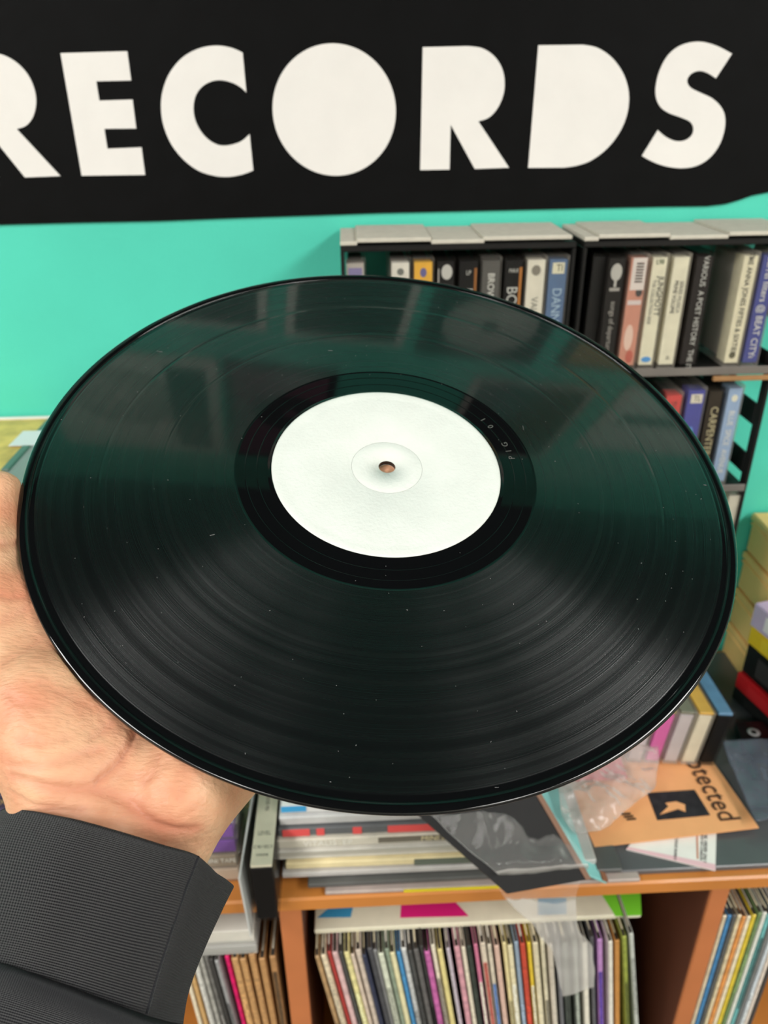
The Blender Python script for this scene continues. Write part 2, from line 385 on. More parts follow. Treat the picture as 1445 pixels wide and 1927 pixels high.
rk(1229, 1262, 0, (229, 223, 196), 'cream cassette titled JUNGMOTT with a blue oval at the foot', G2, [('H', 'L98', .006, 0, .097, mat('green_ink', (96, 112, 76), .6)), ('T', 'JUNGMOTT', .0074, .0028, .067, BLACKINK), ('T', 'THE COLLECTION SIDE', .0042, -.0028, .062, GREYINK), ('D', 0, .009, .0046, .0026, (70, 150, 214))])
rk(1269, 1304, 0, (230, 224, 198), 'plain cream cassette with two lines of small print, fifth in the row', G2, [('T', 'SERIES MUSICA', .0048, .0028, .066, GREYINK), ('T', 'PRIME VOLUME', .0048, -.0022, .066, BLACKINK), ('H', 'ZL', .0045, .001, .01, GREYINK)])
rk(1312, 1348, 0, (52, 47, 45), 'black cassette with a long white title line, before the gap', G2, [('T', 'VARIOUS  A POET HISTORY  THE IT', .0072, .001, .05, WHITEINK)], CASE_DARK)
rk(1400, 1433, 0, (229, 221, 190), 'cream cassette with dense black title and pale blue side after the gap', G2, [('T', 'THE ANNA JONES FIFTIES & SIXTIES', .0064, 0, .058, BLACKINK), ('D', 0, .011, .003, .003, (90, 86, 60)), ('H', 'SO', .004, 0, .0985, BLACKINK)], dark_back=False)
rk(1437, 1471, 0, (48, 58, 140), 'dark blue cassette with a white title at the right end of the top row', G2, [('T', 'Barrel filters @ BEAT CITY', .0088, 0, .055, WHITEINK), ('H', 'AV', .004, 0, .009, WHITEINK)])
rk(1226, 1253, 1, (50, 48, 46), 'dark grey cassette beside the red one, half hidden by the record', G3, None, CASE_DARK, py=735, hz=.101)
rk(1257, 1291, 1, (214, 60, 56), 'red cassette in the lower row', G3, [('T', 'THE IIITH', .0068, 0, .078, mat('dark_red_ink', (120, 28, 26), .6))], py=735, hz=.100)
rk(1297, 1334, 1, (62, 66, 158), 'violet blue cassette with a cream T box in the lower row', G3, [('P', .0005, .0925, .0112, .009, (224, 216, 196)), ('H', 'TL', .0075, .001, .0925, BLACKINK), ('D', 0, .055, .003, .009, (96, 140, 214))], py=735)
rk(1337, 1367, 1, (66, 58, 48), 'brown black cassette with chunky cream lettering in the lower row', G3, [('T', 'CARPENTERS', .0105, .001, .056, mat('cream_ink', (226, 212, 168), .55))], CASE_DARK, py=735, hz=.103)
rk(1373, 1404, 1, (150, 174, 206), 'pale blue cassette at the right end of the lower row', G3, [('D', 0, .092, .003, .0035, (226, 222, 200)), ('T', 'BLUE  SPICE  AVENUE', .0078, 0, .046, WHITEINK)], py=735, hz=.1055)
rk(1372, 1402, 2, (214, 208, 190), 'cream cassette in the bottom row of the right rack', 'cassettes in the bottom row of the right rack', None, py=940, hz=.108)

# ------------------------------------------------------------------ the wooden shelf unit
ZS = -.628                                 # top of the board, relative to the eye
YF = .459
WOOD = mat('orange_wood', (196, 124, 56), .42, .12, 8., .15, 60., coat=.15)
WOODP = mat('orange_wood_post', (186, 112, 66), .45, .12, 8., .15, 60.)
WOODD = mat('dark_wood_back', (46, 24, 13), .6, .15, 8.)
WOOD_SHADE = mat('shaded_wood_side', (92, 46, 24), .5, .15, 8.)  # divider wood, shade on its side faces put into the colour
PX1 = (-.0797, -.0598); PX2 = (.3155, .333)
ZB = -1.035                                # inside floor of the compartments
su = empty('wooden_shelf_unit', (.12, .62, 0), 'orange wooden record shelf with upright dividers below the sign', 'shelf unit')
def sb(n, x0, x1, y0, y1, z0, z1, m, bev=.0015):
    o = su.matrix_world.translation
    return box(n, Vector(((x0+x1)/2, (y0+y1)/2, H+(z0+z1)/2))-o, (x1-x0, y1-y0, z1-z0), m, su, bev)
sb('top_board', -.86, .80, YF, YW-.001, ZS-.0165, ZS, WOOD, .002)
sb('bottom_board', -.86, .80, YF+.004, YW-.001, ZB-.02, ZB, WOOD)
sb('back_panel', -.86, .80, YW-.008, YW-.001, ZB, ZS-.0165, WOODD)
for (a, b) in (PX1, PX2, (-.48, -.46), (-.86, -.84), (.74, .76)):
    sb('divider', a, b, YF+.006, YW-.008, ZB, ZS-.0165, WOOD_SHADE)
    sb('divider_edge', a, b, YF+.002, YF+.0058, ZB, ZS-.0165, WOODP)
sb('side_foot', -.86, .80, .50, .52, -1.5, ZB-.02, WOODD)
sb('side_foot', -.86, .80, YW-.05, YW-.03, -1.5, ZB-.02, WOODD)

# ------------------------------------------------------------------ LPs in the compartments
def lp(x_top, zt, t, color, label, group, lean=0., front=YF+.002, hgt=.313, gloss=.0, second=None, depth=.312):
    """x_top: world x of the spine's top; lean in degrees, top to the left"""
    a = R(lean)
    hb = hgt
    zb = ZB+.0006+math.sin(abs(a))*t*.5
    M = Matrix.Translation((x_top+math.tan(a)*hb*math.cos(a), front, H+zb)) @ Matrix.Rotation(-a, 4, 'Y')
    e = empty('record_sleeve', M, label, 'record sleeve', group)
    hh = (zt-zb+ZB*0)/math.cos(a)
    m = mat('sleeve_print', color, .5, random.choice([.12, .2, .3]), random.choice([55., 110., 180.]), coat=gloss)
    box('sleeve', (0, depth/2, hh/2), (t, depth, hh), m, e, .0008)
    if second is None and random.random() < .6:
        kf = random.uniform(.45, 1.2); second = [min(255, int(v*kf)+4) for v in color]
    if second:
        box('spine_print', (0, -.0002, hh*random.uniform(.5, .75)), (t*.7, .0006, hh*random.uniform(.15, .42)), mat('sleeve_print', second, .5, .45, 320.), e, 0)
    box('opening', (0, depth/2, hh+.0001), (t*.62, depth-.003, .0006), mat('sleeve_opening', (52, 46, 40), .9), e, 0)
    if random.random() < .7:
        box('inner_sleeve', (random.uniform(-.1, .1)*t, depth/2+.002, hh+.0003), (t*.26, depth-.012, .0014), mat('inner_paper', random.choice([(214, 208, 194), (226, 214, 180), (190, 180, 160)]), .7), e, 0)
    return e
def lpx(px, py=1792, Y=YF+.002): return aty(px, py, Y).x
names = {}
def run(spec, zt, lean, group, where, thick, front=YF+.002, jit=.006, lean_end=None):
    n = len(spec)
    for i, s in enumerate(spec):
        px, colr, cn = s[0], s[1], s[2]; sec = s[3] if len(s) > 3 else None
        t = thick(i)
        la = lean if lean is not None else min(8., max(.3, math.degrees(math.atan((PX1[0]-.0045-.0064*(n-1-i)-lpx(px))/.322))))
        zz = zt+random.uniform(-jit, jit*.4)
        lp(lpx(px), zz, t, colr, f'{cn} record sleeve, {ordinal(i)} {where}', group, la, front+random.uniform(0, .004), hgt=zz-ZB, gloss=.25 if i % 3 == 0 else 0, second=sec)
mid = [(596, (176, 142, 100), 'kraft brown'), (608, (222, 206, 176), 'cream'), (619, (176, 60, 56), 'dark red'), (630, (216, 180, 178), 'pale pink'), (641, (70, 70, 68), 'charcoal'), (652, (222, 212, 150), 'pale yellow'),
       (663, (214, 196, 178), 'beige'), (674, (206, 190, 174), 'sand'), (685, (50, 54, 76), 'navy'), (696, (76, 76, 80), 'slate grey'), (706, (130, 130, 130), 'mid grey'), (717, (206, 210, 190), 'greenish white'),
       (728, (136, 150, 130), 'sage green'), (739, (222, 214, 170), 'straw'), (750, (70, 140, 190), 'sky blue'), (760, (210, 210, 206), 'silver white'), (772, (74, 74, 72), 'dark grey'), (783, (96, 94, 92), 'graphite'),
       (793, (60, 60, 58), 'black grey'), (804, (190, 100, 160), 'magenta'), (815, (230, 222, 200), 'ivory'), (828, (222, 208, 140), 'yellow'), (844, (190, 180, 190), 'mottled lilac and grey', (110, 100, 140)), (860, (206, 150, 160), 'rose pink'),
       (872, (222, 212, 190), 'parchment'), (883, (60, 66, 60), 'green black'), (895, (206, 120, 150), 'pink flecked', (230, 220, 200)), (908, (214, 200, 180), 'mixed print', (176, 90, 80)), (921, (210, 200, 180), 'cream with blue print', (80, 120, 180)),
       (934, (214, 180, 164), 'salmon beige'), (948, (228, 214, 160), 'pale gold'), (960, (226, 216, 180), 'butter'), (972, (150, 170, 190), 'grey blue'), (983, (200, 74, 54), 'bright red'), (995, (230, 200, 60), 'lemon yellow', (224, 214, 190)),
       (1007, (222, 212, 180), 'bone'), (1020, (226, 218, 190), 'off-white'), (1034, (206, 196, 180), 'stone'), (1047, (110, 110, 114), 'dull grey'), (1062, (96, 104, 96), 'moss grey'), (1080, (140, 146, 136), 'grey green'),
       (1098, (228, 222, 206), 'chalk white'), (1112, (80, 80, 84), 'dark slate'), (1128, (190, 140, 200), 'purple and pink', (96, 70, 160)), (1146, (234, 230, 218), 'clean white'), (1160, (200, 140, 70), 'orange')]
run(mid, -.7115, 7.5, 'record sleeves in the middle compartment', 'from the left divider in the middle compartment', lambda i: [.0038, .0046, .0034, .0050][i % 4])
lp(lpx(1172), -.708, .004, (150, 160, 70), 'yellow green record sleeve leaning last but one on the right in the middle compartment', 'record sleeves in the middle compartment', 9., hgt=.32)
lp(lpx(1184), -.704, .004, (196, 200, 192), 'pale grey record sleeve in clear plastic leaning at the right end of the middle compartment', 'record sleeves in the middle compartment', 10., hgt=.325, gloss=.5)
left = [(338, (226, 216, 190), 'cream'), (350, (200, 160, 104), 'tan'), (362, (206, 204, 196), 'off-white'), (372, (170, 168, 160), 'light grey'), (382, (110, 108, 104), 'mid grey'), (392, (66, 64, 62), 'charcoal'), (404, (150, 150, 150), 'silver grey'),
        (423, (214, 20, 100), 'hot pink'), (438, (190, 146, 96), 'kraft cardboard'), (453, (186, 142, 92), 'brown kraft'), (471, (182, 138, 90), 'plain kraft'), (490, (178, 134, 86), 'folded kraft'), (511, (170, 126, 80), 'shadowed kraft')]
run(left, -.7105, None, 'record sleeves in the left compartment', 'from the sweater cuff in the left compartment', lambda i: .0056 if i > 7 else .0036)
right = [(1357, (214, 200, 170), 'cream'), (1364, (70, 130, 180), 'blue'), (1372, (90, 90, 88), 'grey'), (1381, (222, 206, 170), 'sand'), (1390, (222, 150, 80), 'orange'), (1399, (234, 224, 196), 'ivory'), (1407, (222, 196, 60), 'yellow'), (1416, (110, 136, 90), 'green'),
         (1426, (226, 226, 216), 'white'), (1436, (110, 180, 180), 'pale teal'), (1446, (120, 120, 118), 'mid grey'), (1456, (206, 214, 220), 'ice blue'), (1467, (224, 210, 196), 'blush'), (1478, (70, 66, 64), 'black')]
def lpx_r(px): return aty(px, 1735, YF+.002).x
_l = lpx; lpx = lambda px: lpx_r(px)
for i, s in enumerate(right):
    lp(max(lpx_r(s[0]), .3362+.0048*i), -.686+random.uniform(-.005, .002), .0036, s[1], f'{s[2]} record sleeve, {ordinal(i)} from the right divider in the right compartment', 'record sleeves in the right compartment', 0., YF+.003, hgt=.348, gloss=.25 if i % 3 == 0 else 0)
lpx = _l

# the sleeve lying flat across the record tops
yfl = atz(900, 1737, -.706).y; xl = atz(592, 1737, -.706).x; xq = atz(1211, 1733, -.706).x
fs = empty('flat_record_sleeve', ((xl+xq)/2, yfl, H-.7105), 'cream record sleeve with blue, magenta and green shapes lying flat on the upright records', 'record sleeve')
w = xq-xl
box('sleeve', (0, .142, .003), (w, .284, .006), mat('cream_sleeve_card', (224, 218, 194), .5, .05, 60.), fs, .0008)
def shape(pxs, colr, nm):
    pts = [atz(px, py, -.7044) for px, py in pxs]
    prism('printed_shape', pts, .0003, mat('flat_print', colr, .5), fs, (0, 0, -1))
for pxs, colr, nm in [([(597,1727),(660,1726),(668,1690),(640,1690)], (58, 146, 190), 'b'), ([(753,1727),(882,1724),(850,1690),(755,1690)], (218, 28, 120), 'm'), ([(1012,1722),(1066,1720),(1066,1690),(1012,1690)], (110, 160, 190), 'b2'), ([(1158,1724),(1207,1722),(1205,1680),(1130,1680)], (120, 206, 50), 'g')]:
    shape(pxs, colr, nm)

# small cases lying on the left records
def flat_case(px0, px1, pyb, zb, t, colr, label, dep=.12, ink=None, name='cd_case'):
    p0 = atz(px0, pyb, zb); p1 = atz(px1, pyb, zb)
    e = empty(name, ((p0.x+p1.x)/2, p0.y, H+zb), label, 'disc case', 'cases lying on the left records')
    box('case', (0, dep/2, t/2), (abs(p1.x-p0.x), dep, t), clear_mat('clear_case', (226, 224, 216), .35), e, .0006)
    box('inlay', (0, dep/2, t/2), (abs(p1.x-p0.x)-.003, dep-.003, t-.0025), mat('case_inlay', colr, .5, .1, 80.), e, 0)
    return e
flat_case(345, 484, 1801, -.7095, .0062, (96, 96, 94), 'thin grey disc case under the white one beside the cuff')
flat_case(342, 483, 1794, -.7030, .0062, (140, 140, 138), 'light grey disc case between white box and thin grey case')
e = flat_case(352, 480, 1780, -.6966, .018, (236, 230, 218), 'thick white disc box with beige print on top of the left records')

# ------------------------------------------------------------------ things on the board
# stack of sleeves lying flat
G = 'record sleeves lying in the flat stack'
layers = [  # front-left px, thickness, colour, words, yaw, length, gloss
    (612, 1681, .0050, (176, 160, 152), 'dusty pink-grey plastic', 1.5), (580, 1672, .0060, (84, 84, 82), 'dark grey', -.5), (531, 1655, .0070, (188, 184, 180), 'clear plastic covered grey', .8),
    (537, 1634, .0085, (226, 210, 164), 'pale cream', 2.0), (523, 1622, .0105, (204, 200, 190), 'white grey', 1.0), (522, 1600, .0110, (206, 200, 184), 'off-white lettered', 0.), (524, 1578, .0100, (96, 98, 100), 'charcoal with red patches', 1.2),
    (526, 1556, .0105, (190, 190, 188), 'silver grey', .3), (530, 1535, .0100, (206, 206, 204), 'whitish with a blue corner', -1.)]
z = ZS+.0003; stack_objs = []
for i, (px, py, t, colr, cn, yaw) in enumerate(layers):
    # front-left corner on this level
    p = aty(px, py, YF+.006+.0035*i); x = p.x
    M = Matrix.Translation((x, YF+.006+.0035*i if i > 1 else YF+.002+.004*i, H+z)) @ Matrix.Rotation(R(-yaw*.25), 4, 'Z')
    e = empty('record_sleeve', M, f'{cn} record sleeve, {ordinal(i)} from the bottom of the flat stack', 'record sleeve', G)
    L = .283 if i < 3 else .186
    m = mat('stack_sleeve', colr, .4, .12, 45., coat=.3)
    box('sleeve', (L/2, L/2, t/2), (L, L, t-.0008), m, e, .001)
    f_ = lambda n, x0, x1, z0, z1, c_: box(n, ((x0+x1)/2, -.0003, (z0+z1)/2), (x1-x0, .0008, z1-z0), mat('spine_band', c_, .5), e, 0)
    if i == 0: f_('spine_print', .07, .20, .001, .0042, (222, 200, 40))
    if i == 3: f_('spine_print', .115, .185, .0006, .0075, (96, 104, 92))
    if i == 4: f_('spine_print', .0, .185, .0055, .0098, (176, 172, 160))
    if i == 5:
        f_('spine_print', .09, .16, .003, .009, (110, 104, 92)); text('title', 'VITALIS  EP', .009, frame((.045, -.0006, .0055), (1, 0, 0), (0, 0, 1)), WHITEINK, e); text('title', 'MINI ALBUM', .008, frame((.15, -.0009, .006), (1, 0, 0), (0, 0, 1)), mat('cream_ink', (226, 212, 168), .55), e)
    if i == 6:
        for a, b in ((.004, .028), (.034, .041), (.066, .074), (.097, .19)): f_('spine_print', a, b, .001, .009, (224, 84, 82))
    if i == 8: f_('spine_print', .0, .022, .003, .0095, (60, 150, 200))
    z += t
ZTOP = z
# cassette lying on its long edge, overhanging the board, and its clear lid
cf = atz(503, 1736, ZS)
eM = Matrix.Translation((cf.x, .4395, H+ZS+.0003))
e = empty('cassette', eM, 'black-ended cassette with a cream spine label on top, overhanging the board edge', 'cassette')
box('case', (0, .0545, .035), (.0205, .109, .070), CASE_DARK, e, .0008)
box('tape_shell', (0, .0545, .033), (.0172, .1055, .0640), mat('black_shell', (12, 10, 10), .5), e, .0008)
box('inlay_card', (0, .0545, .0672), (.0176, .1040, .0030), mat('inlay_cream', (222, 216, 190), .55, .05, 60.), e, 0)
for j, (b_, yy, sz) in enumerate((('CHROME', .012, .0035), ('C 90 / IEC II', .020, .0045), ('LEVEL', .034, .006), ('SIDE ONE HOUSE MIX', .075, .005))):
    text('title', b_, sz, frame((0, yy, .0688), (1, 0, 0) if j < 3 else (0, -1, 0), (0, 1, 0) if j < 3 else (1, 0, 0)), GREYINK, e, squash=.7)
LID = clear_mat('clear_lid', (206, 208, 204), .62)
lid_pts = [aty(490, 1752, .434), aty(498, 1748, .434), aty(478, 1490, .545), aty(428, 1490, .545)]
o = prism('case_lid', [Vector((cf.x-.0130, .430, H+ZS-.006)), Vector((cf.x-.0118, .545, H+ZS+.0003)), Vector((cf.x-.0125, .545, H+ZS+.072)), Vector((cf.x-.0175, .437, H+ZS+.060))], .0016, LID)
tag(o, 'clear plastic case lid leaning against the black-ended cassette', 'case lid')
# stacks of cassettes with their spines toward us
def lying(x, y, zb, s, color, label, group, deco=None, case=CASE, yaw=0., **kw):
    M = Matrix.Translation((x, y, H+zb)) @ Matrix.Rotation(R(yaw), 4, 'Z') @ Matrix.Rotation(R(-90), 4, 'Y') @ Matrix.Translation((s[0]/2, 0, -s[2]/2))
    # after the turn: local x -> up, local z -> -X
    return cassette(M, s, color, label, group, deco, case, **kw)
GP = 'cassettes stacked beside the wrist'
pst = [((196, 176, 156), 'beige printed'), ((150, 136, 118), 'brown and white lettered'), ((106, 54, 148), 'lower purple'), ((112, 58, 152), 'upper purple'), ((214, 214, 210), 'white with a dark picture'), ((176, 170, 166), 'grey clear'), ((150, 146, 150), 'topmost pale')]
for i, (c_, n_) in enumerate(pst):
    lying(-.166-.0008*(i % 2), .4800+.001*i, ZS+.0003+.0172*i, (.017, .069, .109), c_, f'{n_} cassette, {ordinal(i)} from the bottom beside the wrist', GP,
          [('T', 'MINI TAPE', .007, 0, .018, WHITEINK)] if i == 1 else None)
GD = 'cassettes stacked left of the wrist'
for i in range(12):
    lying(-.300+.001*(i % 3), .462+.0012*(i % 2), ZS+.0003+.0173*i, (.0171, .069, .109), (34, 26, 40) if i % 3 else (60, 44, 84), f'dark cassette with gold lettering, {ordinal(i)} from the bottom of the stack left of the wrist', GD,
          [('T', 'MASTER MIX GOLD', .0095, 0, .054, GOLDINK)], clear_mat('lilac_case', (170, 160, 196), .10))

# right pile: grey sleeve in plastic, flyers
pf = atz(1120, 1642, ZS+.006)
o = box('record_sleeve', (.2165+.16, pf.y+.152, H+ZS+.0034), (.315, .305, .0064), mat('grey_sleeve_in_plastic', (84, 84, 86), .4, .1, 20., coat=.2), None, .001)
tag(o, 'dark grey record sleeve in shiny plastic lying under the flyers at the right', 'record sleeve')
ZP = ZS+.0068
o = empty('paper_flyer', atz(1290, 1600, ZP), 'white leaflet with pink edge under the orange flyer', 'leaflet')
A_, B_, C_, D_ = atz(1178, 1598, ZP+.0012), atz(1346, 1638, ZP+.0012), atz(1348, 1562, ZP+.0012), atz(1240, 1520, ZP+.0012)
prism('sheet', [A_, B_, C_, D_], .001, mat('white_leaflet', (236, 233, 226), .5, .03, 60.), o, (0, 0, -1))
prism('edge_band', [A_, B_, B_+(C_-B_)*.14, A_+(D_-A_)*.05], .0003, mat('pink_band', (232, 190, 196), .5), o, (0, 0, 1))
prism('rule_line', [atz(1310, 1571, ZP+.0012), atz(1313, 1571, ZP+.0012), atz(1314, 1616, ZP+.0012), atz(1311, 1616, ZP+.0012)], .0003, mat('orange_rule', (200, 130, 100), .5), o, (0, 0, 1))
ob = o.matrix_world.translation
for px, py, b_, sz in ((1327, 1594, 'MAIL ORDER ONLY', .0042), (1320, 1594, 'BOX 4411 LONDON', .0034), (1272, 1590, 'CATALOGUE NUMBER', .0036)):
    text('print', b_, sz, frame(atz(px, py, ZP+.0014)-ob, (C_-B_)*-1, (B_-A_)), BLACKINK, o)
ORG = mat('orange_paper', (240, 172, 116), .5, .04, 40., coat=.2)
ZO = ZP+.0042
fo = empty('orange_flyer', atz(1280, 1530, ZO), 'orange printed flyer with black photo panel and the word protected', 'flyer')
q = [atz(1119, 1594, ZO), atz(1428, 1557, ZO+.002), atz(1317, 1398, ZO+.001), atz(1050, 1440, ZO)]
prism('sheet', q, .0012, ORG, fo, (0, 0, -1))
ZI = ZO+.0012
prism('photo_panel', [atz(1237, 1543, ZI), atz(1336, 1533, ZI+.0012), atz(1307, 1486, ZI+.0008), atz(1218, 1492, ZI)], .0009, mat('black_photo', (44, 42, 46), .5, .3, 120.), fo, (0, 0, -1))
prism('photo_figure', [atz(1242, 1532, ZI+.0008), atz(1276, 1522, ZI+.0008), atz(1290, 1528, ZI+.0008), atz(1289, 1514, ZI+.0008), atz(1272, 1508, ZI+.0008), atz(1252, 1511, ZI+.0008), atz(1258, 1517, ZI+.0008)], .0008, ORG, fo, (0, 0, -1))
ob = fo.matrix_world.translation
ta, tb = atz(1303, 1426, ZI+.0012), atz(1376, 1548, ZI+.0012)
text('title', 'protected', .0300, frame((ta+(tb-ta)*.36)-ob, tb-ta, Vector((.6, .8, 0))), mat('flyer_ink', (66, 48, 40), .6), fo, squash=.86)
for k in range(3):
    pa = atz(1170+5*k, 1533+5*k, ZI)
    prism('tick_print', [pa, pa+Vector((.009, .0005, 0)), pa+Vector((.009, .0022, 0)), pa+Vector((0, .0016, 0))], .0008, BLACKINK, fo, (0, 0, -1))
# row of cassettes on their long edges, fronts to us
GR = 'cassettes standing on edge on the flyer'
rowc = [((206, 196, 200), (150, 150, 120), 'clear cassette with olive top'), ((214, 92, 168), (176, 158, 90), 'pink-ended cassette'), ((196, 186, 188), (120, 120, 100), 'clear-ended cassette with grey olive top'), ((224, 214, 190), (226, 176, 60), 'cream-ended cassette with orange top'), ((12, 11, 11), (110, 160, 200), 'black-ended cassette with blue top')]
xe = atz(1346, 1440, ZO+.004).x; ye = atz(1346, 1440, ZO+.004).y
for i, (cend, ctop, n_) in enumerate(rowc):
    x = xe-.0092-.0182*(4-i)
    e = empty('cassette', Matrix.Translation((x, ye+.002*(4-i), H+ZO+.0042)) @ Matrix.Rotation(R(7.), 4, 'Y'), n_+' standing on edge behind the orange flyer', 'cassette', GR)
    box('case', (0, .0545, .035), (.0172, .109, .070), CASE_DARK if i == 4 else CASE, e, .0008)
    box('tape_shell', (0, .0545, .033), (.0135, .105, .062), mat('end_print', cend, .5, .08, 60.), e, .0006)
    box('inlay_card', (0, .0545, .0668), (.0142, .104, .003), mat('top_print', ctop, .5, .1, 60.), e, 0)
# cream storage boxes against the wall
XC, YC0 = .4555, .708
CREAM = mat('cream_plastic', (255, 202, 128), .5, .04, 30.)
zz = ZS+.0003
for i in range(4):
    e = empty('cassette_box', (XC+.10, YC0+.036, H+zz), f'cream plastic storage box, {ordinal(i)} from the bottom of the stack by the wall', 'storage box', 'cream storage boxes by the wall')
    box('body', (0, 0, .0195), (.196, .0675, .039), CREAM, e, .002)
    box('lid', (0, 0, .0438), (.200, .0720, .0092), CREAM, e, .002)
    box('rim', (0, -.0005, .0355), (.1985, .0700, .003), CREAM, e, .001)
    zz += .0506
# small things at the right edge
def upright(name, px, py, zb, w, dp, h, colr, label, cat, yaw=0., tilt=0., extra=None):
    p = atz(px, py, zb)
    e = empty(name, Matrix.Translation((p.x, p.y, p.z)) @ Matrix.Rotation(R(yaw), 4, 'Z') @ Matrix.Rotation(R(tilt), 4, 'Y'), label, cat)
    box('shell', (0, dp/2, h/2), (w, dp, h), mat('case_plastic', colr, .4, .06, 40., coat=.3), e, .001)
    box('spine_label', (0, -.0002, h*.55), (w*.7, .0006, h*.6), mat('case_label', extra or colr, .5), e, 0)
    return e
def right_box(name, z0, z1, colr, lab, label, dx=0.):
    M = Matrix.Translation((.429+dx, .688, H+ZS+z0)) @ Matrix.Rotation(R(14), 4, 'Z')
    e = empty(name, M, label, 'box', 'boxes stacked at the right edge')
    hgt_ = z1-z0-.0004
    box('shell', (.06, -.065, hgt_/2), (.12, .13, hgt_), mat('case_plastic', colr, .4, .06, 40., coat=.3), e, .0015)
    box('spine_label', (.06, -.1303, hgt_/2), (.09, .0006, hgt_*.6), mat('case_label', lab, .5), e, 0)
    box('side_label', (-.0003, -.065, hgt_/2), (.0006, .09, hgt_*.6), mat('case_label', lab, .5), e, 0)
right_box('black_box', .0072, .024, (30, 29, 29), (44, 43, 43), 'black box at the bottom of the stack at the right edge')
right_box('red_box', .024, .046, (206, 26, 34), (214, 40, 46), 'bright red box in the stack at the right edge')
right_box('black_box', .046, .086, (26, 25, 25), (60, 58, 58), 'thick black box above the red one at the right edge', .004)
right_box('yellow_box', .086, .110, (232, 196, 30), (236, 206, 50), 'yellow box near the top of the stack at the right edge', .002)
right_box('lilac_box', .110, .140, (196, 178, 212), (238, 234, 240), 'lilac and white box on top of the stack at the right edge')
zk = ZP+.012
o = empty('black_case', atz(1440, 1420, zk), 'black case with a round white emblem lying in front of the red box', 'case')
prism('shell', [atz(1420, 1452, zk), atz(1520, 1462, zk), atz(1500, 1352, zk), atz(1384, 1360, zk)], .010, mat('black_case_plastic', (26, 25, 26), .35, coat=.4), o, (0, 0, -1))
l_ = lathe('emblem', [(.003, .0004), (.0065, .0004), (.0065, -.0003)], mat('pale_emblem', (206, 204, 204), .5), o, 32); l_.location = atz(1418, 1378, zk)-atz(1440, 1420, zk)

# leftover strip of things at the far left, against the wall
pL = atz(12, 884, -.288); xL = pL.x
e = empty('white_cabinet', (xL-.15, (pL.y+YW)/2, H+ZS+.0003), 'white plastic cabinet with yellow patterned top cover at the left of the wall', 'cabinet')
hh = -.292-ZS
box('body', (0, 0, hh/2), (.30, YW-pL.y-.006, hh), mat('white_cabinet_plastic', (205, 207, 208), .35, .03, 20.), e, .003)
PAT = mat('yellow_pattern_paper', (222, 190, 104), .6, .28, 45.)
box('patterned_cover', (-.002, 0, hh+.0008), (.298, YW-pL.y-.004, .0018), PAT, e, 0)
box('green_edge', (.1475, -.004, hh+.002), (.007, YW-pL.y-.012, .0030), mat('green_edge_strip', (96, 122, 112), .4), e, .0006)
box('back_edge', (0, (YW-pL.y)/2-.006, hh+.0022), (.298, .004, .0032), mat('white_edge', (226, 228, 224), .5), e, .0004)
o = prism('paper_sheet', [atz(16, 840, -.2886), atz(66, 838, -.2886), atz(90, 811, -.2886), atz(44, 812, -.2886)], .0006, mat('white_paper', (232, 232, 234), .6), None, (0, 0, 1))
tag(o, 'white sheet of paper on the yellow patterned cover', 'paper')

# tilted pale blue sleeve, black sleeve in its bag
c0 = atz(1140, 1664, ZS+.004)
tilt = R(34)
Mx = Matrix.Translation(c0) @ Matrix.Rotation(tilt, 4, 'Y')
e = empty('record_sleeve', Mx, 'pale blue record sleeve with brown card edge tilted over the board edge', 'record sleeve')
box('sleeve', (-.09, .09, .0012), (.18, .18, .0024), mat('pale_blue_card', (136, 200, 198), .45, .1, 25., coat=.3), e, .0004)
box('card_edge', (-.0032, .09, .0029), (.0068, .18, .0014), mat('brown_card_edge', (140, 88, 62), .6), e, .0002)
zA = ZS+.116
A_, B_, Cc, D_ = atz(800, 1545, ZS+.112), atz(1010, 1512, ZS+.085), atz(1112, 1654, ZS+.052), atz(955, 1682, ZS+.060)
ext = lambda a, b, k: a+(b-a)*k
q = [D_, Cc, ext(Cc, B_, 1.9), ext(D_, A_, 1.5)]
o = empty('record_sleeve', q[0].lerp(q[2], .5), 'black record sleeve lying crooked on the stack inside a clear bag', 'record sleeve')
nrm = (q[1]-q[0]).cross(q[3]-q[0]).normalized()
q[2] = q[2]-nrm*((q[2]-q[0]).dot(nrm))
prism('sleeve', q, .003, mat('black_sleeve_card', (16, 15, 15), .5, .3, 25.), o)
ed = (q[0]-q[1]).normalized()
prism('card_edge', [q[1]+nrm*.0008, q[2]+nrm*.0008, q[2]+nrm*.0008+ed*.005, q[1]+nrm*.0008+ed*.005], .0007, mat('brown_card_edge', (120, 84, 62), .6), o)
BAG = clear_mat('clear_bag_plastic', (235, 232, 228), .05, .05)
BAG2 = clear_mat('milky_bag_plastic', (226, 216, 212), .22, .08)
BAG3 = clear_mat('blue_grey_bag_plastic', (120, 128, 142), .3, .08)
